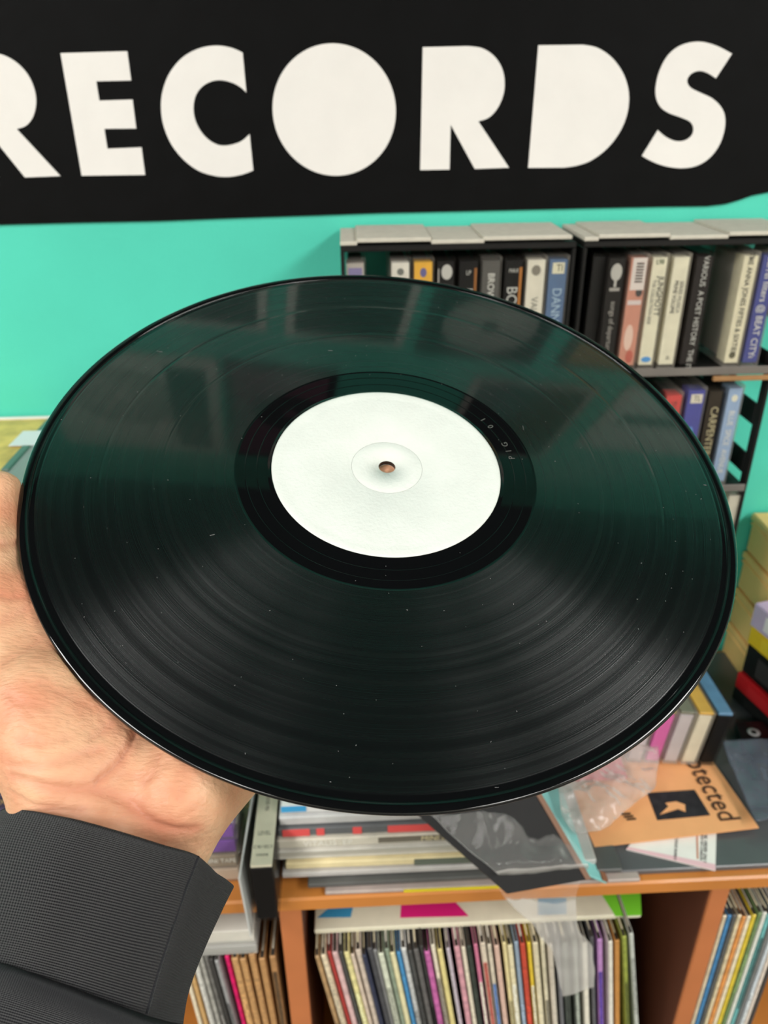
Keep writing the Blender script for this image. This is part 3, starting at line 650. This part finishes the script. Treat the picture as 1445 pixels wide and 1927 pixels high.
def crumple(name, rows, nx, ny, amp, m, label, cat, seed=0, freq=40., th=.0003):
    """rows: list of (left, right) world points; a wrinkled sheet is strung through them"""
    rr = [(Vector(a), Vector(b)) for a, b in rows]; base = rr[0][0].lerp(rr[0][1], .5)
    v = []; n = len(rr)-1
    for j in range(ny+1):
        t = j/ny*n; k = min(int(t), n-1); u = t-k
        def cr(s):
            P = [rr[max(0, min(n, k+d))][s] for d in (-1, 0, 1, 2)]
            return .5*(2*P[1]+(P[2]-P[0])*u+(2*P[0]-5*P[1]+4*P[2]-P[3])*u*u+(3*P[1]-P[0]-3*P[2]+P[3])*u**3)
        a, b = cr(0), cr(1)
        for i in range(nx+1):
            p = a.lerp(b, i/nx)
            q_ = p*freq+Vector((seed*7.1, seed*3.3, 0))
            rd = lambda Q: 1-2*abs(noise.noise(Q))
            q2 = Vector((q_.x*.45+q_.y*.9, q_.y*.45-q_.x*.9, q_.z*.6))
            d = Vector((noise.noise(q_)*.7, noise.noise(q_+Vector((9, 2, 5)))*.7, rd(q_*.7)*.6+rd(q2*1.3)*.35+rd(q_*2.6)*.14))
            v.append(p+d*amp-base)
    f = [(j*(nx+1)+i, j*(nx+1)+i+1, (j+1)*(nx+1)+i+1, (j+1)*(nx+1)+i) for j in range(ny) for i in range(nx)]
    o = obj(name, mesh(name, v, f), m, None, base, smooth=True)
    s = o.modifiers.new('thickness', 'SOLIDIFY'); s.thickness = th
    return tag(o, label, cat)
up = Vector((0, 0, 1))
crumple('plastic_bag', [(ext(D_, A_, .95)+up*.010, ext(Cc, B_, .75)+up*.010), (ext(D_, A_, .5)+up*.009, ext(Cc, B_, .4)+up*.009), (ext(D_, A_, .15)+up*.009, ext(Cc, B_, .1)+up*.009), (aty(925, 1652, .444), aty(1100, 1648, .440)), (aty(948, 1690, .440), aty(1092, 1668, .434)),
         (aty(985, 1728, .436), aty(1082, 1700, .431)), (aty(1020, 1768, .438), aty(1088, 1750, .433)), (aty(1046, 1805, .440), aty(1112, 1790, .436)), (aty(1058, 1880, .444), aty(1118, 1860, .441))],
        90, 190, .0036, BAG, 'crinkled clear plastic bag hanging over the board edge from the black sleeve', 'plastic bag', 1, 36.)
zc = ZO+.006
crumple('plastic_bag', [(atz(1052, 1400, zc+.02), atz(1235, 1396, zc+.02)), (atz(1048, 1460, zc+.016), atz(1240, 1446, zc+.012)), (atz(1050, 1500, zc+.018), atz(1222, 1490, zc+.008)), (atz(1062, 1545, zc+.012), atz(1180, 1525, zc+.006)), (atz(1085, 1578, zc+.004), atz(1150, 1556, zc+.004))],
        80, 64, .0048, BAG2, 'milky crumpled plastic bag beside the orange flyer', 'plastic bag', 2, 45.)
crumple('plastic_bag', [(atz(1360, 1395, zc+.012), atz(1520, 1395, zc+.012)), (atz(1372, 1440, zc+.008), atz(1535, 1440, zc+.008)), (atz(1398, 1500, zc+.005), atz(1560, 1500, zc+.005)), (atz(1424, 1548, zc+.004), atz(1580, 1530, zc+.004))],
        40, 30, .003, BAG3, 'blue grey plastic bag at the right edge beside the flyer', 'plastic bag', 3, 35.)
o = prism('pink_card', [atz(1060, 1470, zc+.004), atz(1180, 1462, zc+.004), atz(1160, 1400, zc+.004), atz(1040, 1410, zc+.004)], .002, mat('pink_card', (232, 96, 112), .5), None, (0, 0, -1))
tag(o, 'pink card under the milky plastic bag', 'card')

# ------------------------------------------------------------------ the record
RC = EYE+Vector((.0144, .3129, -.1434)); RN = Vector((math.sin(.0778), math.sin(-.395), 1)).normalized()
RA = -RN.cross(Vector((0, 1, 0)))
RA = RA if RA.x > 0 else -RA
RA.normalize(); RB = RN.cross(RA)
RM = Matrix((RA, RB, RN)).transposed().to_4x4(); RM.translation = RC
def rl(u, v, w): return RC+RA*u+RB*v+RN*w
def vinyl():
    m = bpy.data.materials.new('black_vinyl'); m.use_nodes = True; nt = m.node_tree; N = nt.nodes; Lk = nt.links
    b = N['Principled BSDF']; b.inputs['Base Color'].default_value = (.0035, .0038, .0042, 1)
    tc = N.new('ShaderNodeTexCoord'); sx = N.new('ShaderNodeSeparateXYZ'); Lk.new(tc.outputs['Object'], sx.inputs[0])
    cb = N.new('ShaderNodeCombineXYZ'); Lk.new(sx.outputs[0], cb.inputs[0]); Lk.new(sx.outputs[1], cb.inputs[1])
    ln = N.new('ShaderNodeVectorMath'); ln.operation = 'LENGTH'; Lk.new(cb.outputs[0], ln.inputs[0])
    def mr(a, b_, c=0, d=1):
        n = N.new('ShaderNodeMapRange'); n.interpolation_type = 'SMOOTHSTEP'
        n.inputs[1].default_value = a; n.inputs[2].default_value = b_; n.inputs[3].default_value = c; n.inputs[4].default_value = d
        Lk.new(ln.outputs['Value'], n.inputs[0]); return n
    def math_(op, a, b_):
        n = N.new('ShaderNodeMath'); n.operation = op
        for i, x in enumerate((a, b_)):
            if isinstance(x, (int, float)): n.inputs[i].default_value = x
            else: Lk.new(x, n.inputs[i])
        return n.outputs[0]
    mask = math_('MULTIPLY', mr(.0655, .0662).outputs[0], mr(.1448, .1452, 1, 0).outputs[0])
    # groove density varies from track to track: 1D noise over the radius
    nz = N.new('ShaderNodeTexNoise'); nz.noise_dimensions = '1D'; nz.inputs['Scale'].default_value = 1.; nz.inputs['Detail'].default_value = 2.
    Lk.new(math_('MULTIPLY', ln.outputs['Value'], 2600.), nz.inputs['W'])
    nl = N.new('ShaderNodeTexNoise'); nl.noise_dimensions = '1D'; nl.inputs['Scale'].default_value = 1.; nl.inputs['Detail'].default_value = 3.
    Lk.new(math_('MULTIPLY', ln.outputs['Value'], 260.), nl.inputs['W'])
    nm = N.new('ShaderNodeTexNoise'); nm.inputs['Scale'].default_value = 130.; nm.inputs['Detail'].default_value = 4.
    Lk.new(tc.outputs['Object'], nm.inputs['Vector'])
    hgt = math_('MULTIPLY', math_('ADD', nz.outputs[0], math_('MULTIPLY', nm.outputs[0], .35)), mask)
    bp = N.new('ShaderNodeBump'); bp.inputs['Strength'].default_value = .8; bp.inputs['Distance'].default_value = .00008
    Lk.new(hgt, bp.inputs['Height']); Lk.new(bp.outputs['Normal'], b.inputs['Normal'])
    bq = N.new('ShaderNodeBump'); bq.inputs['Strength'].default_value = .1; bq.inputs['Distance'].default_value = .00002
    Lk.new(hgt, bq.inputs['Height']); Lk.new(bq.outputs['Normal'], b.inputs['Coat Normal'])
    tg = N.new('ShaderNodeTangent'); tg.direction_type = 'RADIAL'; tg.axis = 'Z'; Lk.new(tg.outputs[0], b.inputs['Tangent'])
    b.inputs['Anisotropic Rotation'].default_value = .25
    Lk.new(math_('MULTIPLY', mask, .93), b.inputs['Anisotropic'])
    rg = math_('MULTIPLY_ADD', mask, 0)
    rr = math_('ADD', .04, math_('MULTIPLY', mask, math_('ADD', .14, math_('MULTIPLY', nl.outputs[0], .16))))
    Lk.new(rr, b.inputs['Roughness'])
    Lk.new(math_('ADD', .5, math_('MULTIPLY', mask, .5)), b.inputs['Specular IOR Level'])
    Lk.new(math_('MULTIPLY', mask, .9), b.inputs['Coat Weight']); b.inputs['Coat Roughness'].default_value = .05
    return m
rec = empty('vinyl_record', RM, 'black twelve inch vinyl record with blank white label held in the hand', 'vinyl record')
prof = [(.0037, -.0010), (.0037, .0002), (.045, .0002), (.0505, .0002), (.0512, .0000), (.0518, -.0001), (.0532, -.0001), (.0560, -.0001), (.0562, .00004), (.0564, -.0001), (.0610, -.0001), (.0612, .00004), (.0614, -.0001), (.0650, -.0001), (.0658, 0), (.080, 0), (.0955, 0), (.0962, -.00005), (.0969, 0), (.120, 0), (.1210, -.00005), (.1217, 0), (.1446, 0), (.1452, -.00008),
        (.1458, .00002), (.1462, -.00008), (.1468, .00004), (.1471, -.0002)]+[(.1491+.0020*math.cos(t_), -.0002+.0010*math.sin(t_)) for t_ in [math.pi*(1-k_/12) for k_ in range(1, 12)]]+[(.1511, -.0004), (.1511, -.0009), (.15095, -.0014), (.1505, -.0019), (.1498, -.0021), (.1488, -.0020), (.146, -.0018), (.0660, -.0018), (.0510, -.0019), (.045, -.0019), (.0037, -.0019), (.0037, -.0010)]
pf2 = [prof[0]]
for a_, b_ in zip(prof[:-1], prof[1:]):       # keep the flats flat: support rings close to every change of slope
    L_ = math.hypot(b_[0]-a_[0], b_[1]-a_[1])
    if L_ > .0008:
        for t_ in (.00008/L_, .00025/L_, 1-.00025/L_, 1-.00008/L_): pf2.append((a_[0]+(b_[0]-a_[0])*t_, a_[1]+(b_[1]-a_[1])*t_))
    pf2.append(b_)
disc = lathe('disc', pf2, vinyl(), rec, 360)
LAB = mat('white_paper_label', (228, 231, 224), .7, .035, 60., .25, 700., spec=.3, detail=6.)
lb = lathe('label', [(.0037, .00018), (.0037, .00042), (.0150, .00042), (.0155, .00018), (.0160, .00042), (.0440, .00046), (.0452, .00036), (.0462, .00048), (.0492, .00048), (.0500, .00030), (.0500, .0)], LAB, rec, 192)
lb['label'] = 'blank white paper label'
lathe('label', [(.0037, -.0020), (.0500, -.0020), (.0500, -.0018)], LAB, rec, 96)
ETCH = mat('etched_vinyl', (96, 96, 92), .35)
for ch, ang in zip('PIG01', (9.5, 13.8, 18.2, 31., 36.5)):
    a = R(ang); rad = .0575
    o_ = Vector((rad*math.cos(a), rad*math.sin(a), .00002))
    text('etched_letter', ch, .0040, frame(o_, (-math.sin(a), math.cos(a), 0), (-math.cos(a), -math.sin(a), 0)), ETCH, disc, ext=.00002)

rng = random.Random(3); dv = []; df = []
for _ in range(170):                           # lint and dust lying on the disc
    r_, a_ = math.sqrt(rng.uniform(.052**2, .147**2)), rng.uniform(0, 2*math.pi)
    cx_, cy_ = r_*math.cos(a_), r_*math.sin(a_); L_ = rng.uniform(.00010, .00026) if rng.random() < .95 else rng.uniform(.0006, .0016); W_ = rng.uniform(.00003, .00007); t_ = rng.uniform(0, math.pi)
    ux, uy = math.cos(t_), math.sin(t_); k = len(dv)
    for z_ in (.00006, .00016):
        for sx_, sy_ in ((-1, -1), (1, -1), (1, 1), (-1, 1)): dv.append((cx_+ux*L_*sx_-uy*W_*sy_, cy_+uy*L_*sx_+ux*W_*sy_, z_))
    df += [(k+3, k+2, k+1, k), (k+4, k+5, k+6, k+7)]+[(k+q0, k+(q0+1) % 4, k+4+(q0+1) % 4, k+4+q0) for q0 in range(4)]
du = obj('dust', mesh('dust', dv, df), mat('grey_lint', (150, 150, 148), .9), rec); du['kind'] = 'stuff'; du['label'] = 'specks of dust and lint on the vinyl'

# ------------------------------------------------------------------ the hand and sleeve
pe = empty('person', rl(-.095, -.145, -.05), 'left hand of a person in a black knit sweater holding the record from below', 'person')
PB = pe.matrix_world.translation
def hand_sdf():
    h = .0011
    lo = np.array([-.190, -.205, -.066]); hi = np.array([.020, .020, .020])
    n = ((hi-lo)/h).astype(int)+1
    ax = [(lo[i]+h*np.arange(n[i])).astype(np.float32) for i in range(3)]
    X, Y, Z = ax[0][:, None, None], ax[1][None, :, None], ax[2][None, None, :]
    def cone(a, b, r1, r2):
        a = np.array(a, np.float32); b = np.array(b, np.float32); d = b-a; L2 = float(d@d)
        t = ((X-a[0])*d[0]+(Y-a[1])*d[1]+(Z-a[2])*d[2])/L2; t = np.clip(t, 0, 1)
        return np.sqrt((X-a[0]-t*d[0])**2+(Y-a[1]-t*d[1])**2+(Z-a[2]-t*d[2])**2)-(r1+(r2-r1)*t)
    def smin(a, b, k):
        hh = np.clip(.5+.5*(b-a)/k, 0, 1); return b+(a-b)*hh-k*hh*(1-hh)
    W = np.array([-.0955, -.146, -.0330]); axd = np.array([.548, .836, 0]); pr = np.array([.836, -.548, 0]); up_ = np.array([0, 0, 1.])
    P = lambda l, s, w: W+axd*l+pr*s+up_*w
    def Q(px, py, Z_): d_ = cam(px, py, Z_)-RC; return np.array([d_.dot(RA), d_.dot(RB), d_.dot(RN)])
    # forearm and wrist: three side by side cones
    wl, wm, wr = Q(122, 1526, .2655), Q(207, 1552, .2600), Q(300, 1584, .2640)
    F = cone(Q(75, 1945, .290), wl, .0205, .0168)
    F = smin(F, cone(Q(120, 1955, .284), wm, .0222, .0186), .007)
    F = smin(F, cone(Q(200, 1965, .286), wr, .0205, .0160), .007)
    mcp = [P(.090, -.034, .010), P(.094, -.013, .011), P(.088, .008, .010), P(.078, .026, .008)]
    for i, m_ in enumerate(mcp):
        F = smin(F, cone((wl, wl*.4+wm*.6, wm*.4+wr*.6, wr)[i], m_, .0140, (.0125, .0122, .0118, .0110)[i]), .008)
    # hypothenar (little finger side) and thenar (thumb) pads
    F = smin(F, cone(Q(345, 1488, .2620), Q(405, 1372, .2790), .0166, .0170), .007)
    F = smin(F, cone(Q(122, 1445, .2610), Q(85, 1330, .2730), .0168, .0192), .008)
    F = smin(F, cone(Q(200, 1430, .2680), Q(190, 1290, .2840), .0165, .0160), .009)
    cmc, tm, ti, tt = Q(90, 1395, .2680), np.array([-.1440, -.0905, -.0170]), np.array([-.1545, -.0515, -.0065]), np.array([-.1572, -.0240, -.0005])
    F = smin(F, cone(cmc, tm, .0180, .0158), .009)
    F = smin(F, cone(P(.040, -.026, .006), tm, .0150, .0135), .010)
    F = smin(F, cone(P(.060, -.024, .006), tm*.6+ti*.4, .0120, .0100), .016)
    F = smin(F, cone(P(.078, -.034, .006), tm*.4+ti*.6, .0110, .0095), .014)
    Th = smin(cone(tm, ti, .0142, .0112), cone(ti, tt, .0112, .0096), .006)
    F = smin(F, Th, .008)
    ln = [(.040, .024, .017), (.045, .027, .019), (.041, .025, .018), (.032, .019, .016)]
    ang = [-1, -9, -15, -22]; r_ = [(.0098, .0090, .0082, .0074), (.0098, .0092, .0084, .0075), (.0094, .0087, .0079, .0071), (.0084, .0077, .0070, .0063)]
    for i in range(4):
        a = math.radians(ang[i]); c, s = math.cos(a), math.sin(a); d = np.array([axd[0]*c-axd[1]*s, axd[0]*s+axd[1]*c, 0])
        p0 = mcp[i]; z = p0[2]; pts = [p0]; zs = (-.0165, -.0112, -.0019-r_[i][3]-.0004)
        for L, zz_ in zip(ln[i], zs): q_ = pts[-1]+d*L; q_[2] = zz_; pts.append(q_)
        fg = cone(pts[0], pts[1], r_[i][0], r_[i][1]); fg = smin(fg, cone(pts[1], pts[2], r_[i][1], r_[i][2]), .003); fg = smin(fg, cone(pts[2], pts[3], r_[i][2], r_[i][3]), .003)
        F = smin(F, fg, .0035)
    # keep clear of the record: flesh flattens against its underside
    rad = np.sqrt(X**2+Y**2)
    slab = np.maximum(np.maximum(rad-.1514, -.0021-Z), Z-.02)
    F = np.maximum(F, -slab)
    # surface nets
    ins = F < 0
    c8 = [(i, j, k) for i in (0, 1) for j in (0, 1) for k in (0, 1)]
    sl = lambda A, o: A[o[0]:A.shape[0]-1+o[0], o[1]:A.shape[1]-1+o[1], o[2]:A.shape[2]-1+o[2]]
    cnt = sum(sl(ins, o).astype(np.int8) for o in c8); act = (cnt > 0) & (cnt < 8)
    I = np.argwhere(act); idx = -np.ones(act.shape, np.int32); idx[act] = np.arange(len(I))
    V = np.zeros((len(I), 3)); K = np.zeros(len(I))
    for a in range(8):
        for b in range(a+1, 8):
            oa, ob_ = np.array(c8[a]), np.array(c8[b])
            if np.abs(oa-ob_).sum() != 1: continue
            fa_ = F[tuple((I+oa).T)]; fb_ = F[tuple((I+ob_).T)]; mk = (fa_ < 0) != (fb_ < 0)
            t = np.where(mk, fa_/np.where(mk, fa_-fb_, 1), 0)
            V += np.where(mk[:, None], oa+(ob_-oa)*t[:, None], 0); K += mk
    V = lo+h*(I+V/K[:, None])
    faces = []
    for ax_ in range(3):
        o1, o2 = [(1, 2), (2, 0), (0, 1)][ax_]
        s0 = [slice(None)]*3; s1 = [slice(None)]*3; s0[ax_] = slice(0, -1); s1[ax_] = slice(1, None)
        ch = ins[tuple(s0)] != ins[tuple(s1)]; E_ = np.argwhere(ch)
        E_ = E_[(E_[:, o1] > 0) & (E_[:, o2] > 0) & (E_[:, o1] < n[o1]-1) & (E_[:, o2] < n[o2]-1)]
        e1 = np.zeros(3, int); e2 = np.zeros(3, int); e1[o1] = 1; e2[o2] = 1
        q_ = np.stack([idx[tuple((E_-e1-e2).T)], idx[tuple((E_-e2).T)], idx[tuple(E_.T)], idx[tuple((E_-e1).T)]], 1)
        s_ = ins[tuple(E_.T)]; q_[~s_] = q_[~s_][:, ::-1]; faces.append(q_)
    return V, np.concatenate(faces)
V, Fc = hand_sdf()
Bm = np.array([list(RA), list(RB), list(RN)])
VW = np.array(RC)+V@Bm
me = bpy.data.meshes.new('hand'); me.from_pydata((VW-np.array(PB)).tolist(), [], Fc.tolist()); me.update()
bm = bmesh.new(); bm.from_mesh(me)
for _ in range(3): bmesh.ops.smooth_vert(bm, verts=bm.verts, factor=.5, use_axis_x=True, use_axis_y=True, use_axis_z=True)
bm.to_mesh(me); bm.free(); me.update()
# palm creases: traced on the surface, pressed in along the normal
k4 = 3.1413
cre = [([(800,940),(760,1030),(710,1110),(655,1165),(570,1235)], .0010, .0011), ([(660,890),(610,930),(545,980)], .0005, .0010), ([(60,1130),(200,1142),(350,1112),(470,1072),(600,1040)], .0006, .0012), ([(70,1195),(250,1250),(400,1275),(520,1270),(640,1300),(760,1350),(840,1420),(930,1482),(1040,1512),(1160,1508)], .0009, .0013),
       ([(60,1290),(200,1370),(330,1385),(480,1400)], .0004, .001), ([(935,1080),(905,1185),(855,1230)], .0005, .0010), ([(-40,110),(60,142),(150,130)], .0005, .0012), ([(-60,-185),(40,-178),(125,-190)], .0008, .0012), ([(-60,-160),(40,-150),(125,-160)], .0004, .001), ([(-40,320),(60,260),(170,205)], .0005, .0012), ([(30,520),(150,460),(250,380)], .0003, .001), ([(0,700),(140,760),(300,800)], .0003, .001),
       ([(660,1165),(800,1200),(900,1180),(1000,1100)], .0003, .001), ([(240,640),(400,720),(560,800)], .0003, .001), ([(100,980),(260,1000),(420,960)], .0004, .001), ([(1060,1330),(1100,1230),(1090,1130)], .0003, .001)]
co = np.array([v.co[:] for v in me.vertices]); nr = np.array([v.normal[:] for v in me.vertices])
bvh = BVHTree.FromPolygons([Vector(c) for c in co], [tuple(p.vertices) for p in me.polygons])
red = np.zeros(len(co)); disp = np.zeros(len(co))
for pl, dpt, wdt in cre:
    P_ = []
    for (a, b) in zip(pl[:-1], pl[1:]):
        for t in np.linspace(0, 1, 14, endpoint=False): P_.append((a[0]+(b[0]-a[0])*t, a[1]+(b[1]-a[1])*t))
    pts = []
    for (x, y) in P_:
        d = ray(x/k4, 1080+y/k4).normalized(); hit = bvh.ray_cast(EYE-PB, d)
        if hit[0] is not None: pts.append(hit[0][:])
    if len(pts) < 2: continue
    pts = np.array(pts)
    dm = np.full(len(co), 1.)
    for p in pts: dm = np.minimum(dm, ((co-p)**2).sum(1))
    g = np.exp(-dm/(wdt**2)); disp = np.maximum(disp, dpt*g); red = np.maximum(red, np.exp(-dm/(wdt*2.2)**2)*min(1., dpt/.0008))
co2 = co-nr*disp[:, None]
me.vertices.foreach_set('co', co2.ravel()); me.update()
at_ = me.attributes.new('redness', 'FLOAT', 'POINT'); at_.data.foreach_set('value', red.astype(np.float32))
sk = bpy.data.materials.new('skin'); sk.use_nodes = True; nt = sk.node_tree; b = nt.nodes['Principled BSDF']
tc = nt.nodes.new('ShaderNodeTexCoord')
n1 = nt.nodes.new('ShaderNodeTexNoise'); n1.inputs['Scale'].default_value = 42; n1.inputs['Detail'].default_value = 5; nt.links.new(tc.outputs['Object'], n1.inputs['Vector'])
rp = nt.nodes.new('ShaderNodeValToRGB'); rp.color_ramp.elements[0].position = .34; rp.color_ramp.elements[1].position = .66
rp.color_ramp.elements[0].color = (*lin((216, 148, 114)), 1); rp.color_ramp.elements[1].color = (*lin((233, 186, 148)), 1)
nt.links.new(n1.outputs['Fac'], rp.inputs['Fac'])
atn = nt.nodes.new('ShaderNodeAttribute'); atn.attribute_name = 'redness'
mxc = nt.nodes.new('ShaderNodeMix'); mxc.data_type = 'RGBA'; mxc.inputs[7].default_value = (*lin((190, 104, 82)), 1)
ml = nt.nodes.new('ShaderNodeMath'); ml.operation = 'MULTIPLY'; ml.inputs[1].default_value = .4
nt.links.new(atn.outputs['Fac'], ml.inputs[0]); nt.links.new(ml.outputs[0], mxc.inputs[0]); nt.links.new(rp.outputs['Color'], mxc.inputs[6]); nt.links.new(mxc.outputs[2], b.inputs['Base Color'])
b.inputs['Roughness'].default_value = .48; b.inputs['Specular IOR Level'].default_value = .4
b.inputs['Subsurface Weight'].default_value = .12; b.inputs['Subsurface Radius'].default_value = (.006, .0022, .0012); b.inputs['Subsurface Scale'].default_value = .6
# fine skin lines: stretched noise bump
mp = nt.nodes.new('ShaderNodeMapping'); mp.inputs['Scale'].default_value = (260, 900, 700); mp.inputs['Rotation'].default_value = (0, 0, .5); nt.links.new(tc.outputs['Object'], mp.inputs['Vector'])
n2 = nt.nodes.new('ShaderNodeTexNoise'); n2.inputs['Scale'].default_value = 1.; n2.inputs['Detail'].default_value = 4; nt.links.new(mp.outputs[0], n2.inputs['Vector'])
vo = nt.nodes.new('ShaderNodeTexVoronoi'); vo.feature = 'DISTANCE_TO_EDGE'; vo.inputs['Scale'].default_value = 160; nt.links.new(tc.outputs['Object'], vo.inputs['Vector'])
ad = nt.nodes.new('ShaderNodeMath'); ad.operation = 'ADD'; nt.links.new(n2.outputs['Fac'], ad.inputs[0]); nt.links.new(vo.outputs['Distance'], ad.inputs[1])
bp = nt.nodes.new('ShaderNodeBump'); bp.inputs['Strength'].default_value = .6; bp.inputs['Distance'].default_value = .0007
nt.links.new(ad.outputs[0], bp.inputs['Height']); nt.links.new(bp.outputs['Normal'], b.inputs['Normal'])
obj('hand', me, sk, pe, smooth=True)

def knit(name, rgb, fx, fy, strength):
    m = bpy.data.materials.new(name); m.use_nodes = True; nt = m.node_tree; b = nt.nodes['Principled BSDF']
    uv = nt.nodes.new('ShaderNodeUVMap'); uv.uv_map = 'UVMap'
    sx = nt.nodes.new('ShaderNodeSeparateXYZ'); nt.links.new(uv.outputs[0], sx.inputs[0])
    def wv(o, f):
        a = nt.nodes.new('ShaderNodeMath'); a.operation = 'MULTIPLY'; a.inputs[1].default_value = f*2*math.pi; nt.links.new(o, a.inputs[0])
        s = nt.nodes.new('ShaderNodeMath'); s.operation = 'SINE'; nt.links.new(a.outputs[0], s.inputs[0]); return s.outputs[0]
    ad = nt.nodes.new('ShaderNodeMath'); ad.operation = 'MULTIPLY_ADD'; ad.inputs[1].default_value = .6
    nt.links.new(wv(sx.outputs[0], fx), ad.inputs[0]); nt.links.new(wv(sx.outputs[1], fy), ad.inputs[2])
    n = nt.nodes.new('ShaderNodeTexNoise'); n.inputs['Scale'].default_value = 900; tc = nt.nodes.new('ShaderNodeTexCoord'); nt.links.new(tc.outputs['Object'], n.inputs['Vector'])
    a2 = nt.nodes.new('ShaderNodeMath'); a2.operation = 'ADD'; nt.links.new(ad.outputs[0], a2.inputs[0]); nt.links.new(n.outputs['Fac'], a2.inputs[1])
    bp = nt.nodes.new('ShaderNodeBump'); bp.inputs['Strength'].default_value = strength; bp.inputs['Distance'].default_value = .0006
    nt.links.new(a2.outputs[0], bp.inputs['Height']); nt.links.new(bp.outputs['Normal'], b.inputs['Normal'])
    mr = nt.nodes.new('ShaderNodeMapRange'); mr.inputs[1].default_value = -1.5; mr.inputs[2].default_value = 2.5; nt.links.new(a2.outputs[0], mr.inputs[0])
    cr = nt.nodes.new('ShaderNodeValToRGB'); c = lin(rgb); cr.color_ramp.elements[0].color = (*[v*.6 for v in c], 1); cr.color_ramp.elements[1].color = (*[v*1.35 for v in c], 1)
    nt.links.new(mr.outputs[0], cr.inputs['Fac']); nt.links.new(cr.outputs['Color'], b.inputs['Base Color'])
    b.inputs['Roughness'].default_value = .95; b.inputs['Specular IOR Level'].default_value = .15
    b.inputs['Sheen Weight'].default_value = .15; b.inputs['Sheen Roughness'].default_value = .6
    return m
def loft(name, rings, m, parent, per=8, between=8, th=.0016):
    """rings of camera-traced control points, closed Catmull-Rom around, Catmull-Rom along"""
    def crv(P, u): return .5*(2*P[1]+(P[2]-P[0])*u+(2*P[0]-5*P[1]+4*P[2]-P[3])*u*u+(3*P[1]-P[0]-3*P[2]+P[3])*u**3)
    R_ = []
    for ring in rings:
        w = [Vector(p) for p in ring]; k = len(w); out = []
        for i in range(k):
            for s in range(per): out.append(crv([w[(i+d) % k] for d in (-1, 0, 1, 2)], s/per))
        R_.append(out)
    n = len(R_)-1; k = len(R_[0]); v = []
    T = [(j, s/between) for j in range(n) for s in range(between)]+[(n-1, 1.)]
    for (j, u) in T:
        for i in range(k): v.append(crv([R_[max(0, min(n, j+d))][i] for d in (-1, 0, 1, 2)], u)-PB)
    rows = len(T); f = []; uvs = []
    for j in range(rows-1):
        for i in range(k):
            f.append((j*k+i, j*k+(i+1) % k, (j+1)*k+(i+1) % k, (j+1)*k+i)); uvs += [(i/k, j/rows), ((i+1)/k, j/rows), ((i+1)/k, (j+1)/rows), (i/k, (j+1)/rows)]
    me = mesh(name, v, f); ul = me.uv_layers.new(name='UVMap')
    ul.data.foreach_set('uv', [c for p in uvs for c in p])
    o = obj(name, me, m, parent, smooth=True)
    md = o.modifiers.new('thickness', 'SOLIDIFY'); md.thickness = th; md.offset = 0
    return o
def ring(dx, dy, seam, corner, lft, zoff=0., grow=1.):
    """cuff cross-section; points go left edge -> front -> seam -> folded corner -> behind"""
    l, s, c = lft, seam, corner
    mid1 = (l[0]+(s[0]-l[0])*.27, l[1]+(s[1]-l[1])*.16); mid2 = (l[0]+(s[0]-l[0])*.55, l[1]+(s[1]-l[1])*.45); mid3 = (l[0]+(s[0]-l[0])*.82, l[1]+(s[1]-l[1])*.78)
    pts = [(l, .258), (mid1, .2375), (mid2, .2345), (mid3, .236), (s, .240), ((s[0]*.45+c[0]*.55, s[1]*.45+c[1]*.55), .250), (c, .266), ((c[0]-45, c[1]+22), .284), ((mid3[0]+20, mid3[1]+70), .305), ((mid1[0]+40, mid1[1]+70), .308), ((l[0]+8, l[1]+30), .288)]
    return [cam(p[0], p[1], z_+zoff) for p, z_ in pts]
KN = knit('black_ribbed_knit', (20, 20, 25), 260, 70, .9); KN2 = knit('black_sweater_knit', (19, 20, 26), 300, 90, .7)
loft('cuff', [ring(0, 0, (372, 1612), (436, 1668), (14, 1522)), ring(0, 0, (350, 1668), (414, 1712), (-14, 1585), .0, 1), ring(0, 0, (322, 1750), (378, 1792), (-42, 1680), .001), ring(0, 0, (292, 1845), (350, 1870), (-70, 1765), .003), ring(0, 0, (270, 1925), (338, 1945), (-95, 1825), .004)], KN, pe, 8, 10)
loft('sleeve', [ring(0, 0, (274, 1918), (342, 1938), (-100, 1800), .003), ring(0, 0, (278, 1935), (350, 1955), (-112, 1815), -.001), ring(0, 0, (262, 1990), (345, 2010), (-140, 1880), -.003), ring(0, 0, (220, 2150), (310, 2180), (-200, 2040), .0), ring(0, 0, (150, 2400), (250, 2430), (-290, 2290), .0)], KN2, pe, 8, 6, .002)

def tube(name, pts, r, m, parent, k=6):
    pts = [Vector(p) for p in pts]; v = []; f = []
    for i, p in enumerate(pts):
        d = (pts[min(i+1, len(pts)-1)]-pts[max(i-1, 0)]).normalized(); a = d.cross(fwd).normalized(); b_ = d.cross(a)
        for j in range(k): t = 2*math.pi*j/k; v.append(p+(a*math.cos(t)+b_*math.sin(t))*r-PB)
    for i in range(len(pts)-1):
        for j in range(k): f.append((i*k+j, i*k+(j+1) % k, (i+1)*k+(j+1) % k, (i+1)*k+j))
    return obj(name, mesh(name, v, f), m, parent, smooth=True)
sp_ = []
for (a, b) in zip([(372,1612,.2400), (350,1668,.2400), (322,1750,.2410), (292,1845,.2430)], [(350,1668,.2400), (322,1750,.2410), (292,1845,.2430), (270,1925,.2440)]):
    for t in (0, .25, .5, .75): sp_.append(cam(a[0]+(b[0]-a[0])*t, a[1]+(b[1]-a[1])*t, a[2]+(b[2]-a[2])*t-.0004))
tube('cuff_seam', sp_, .0007, KN2, pe)
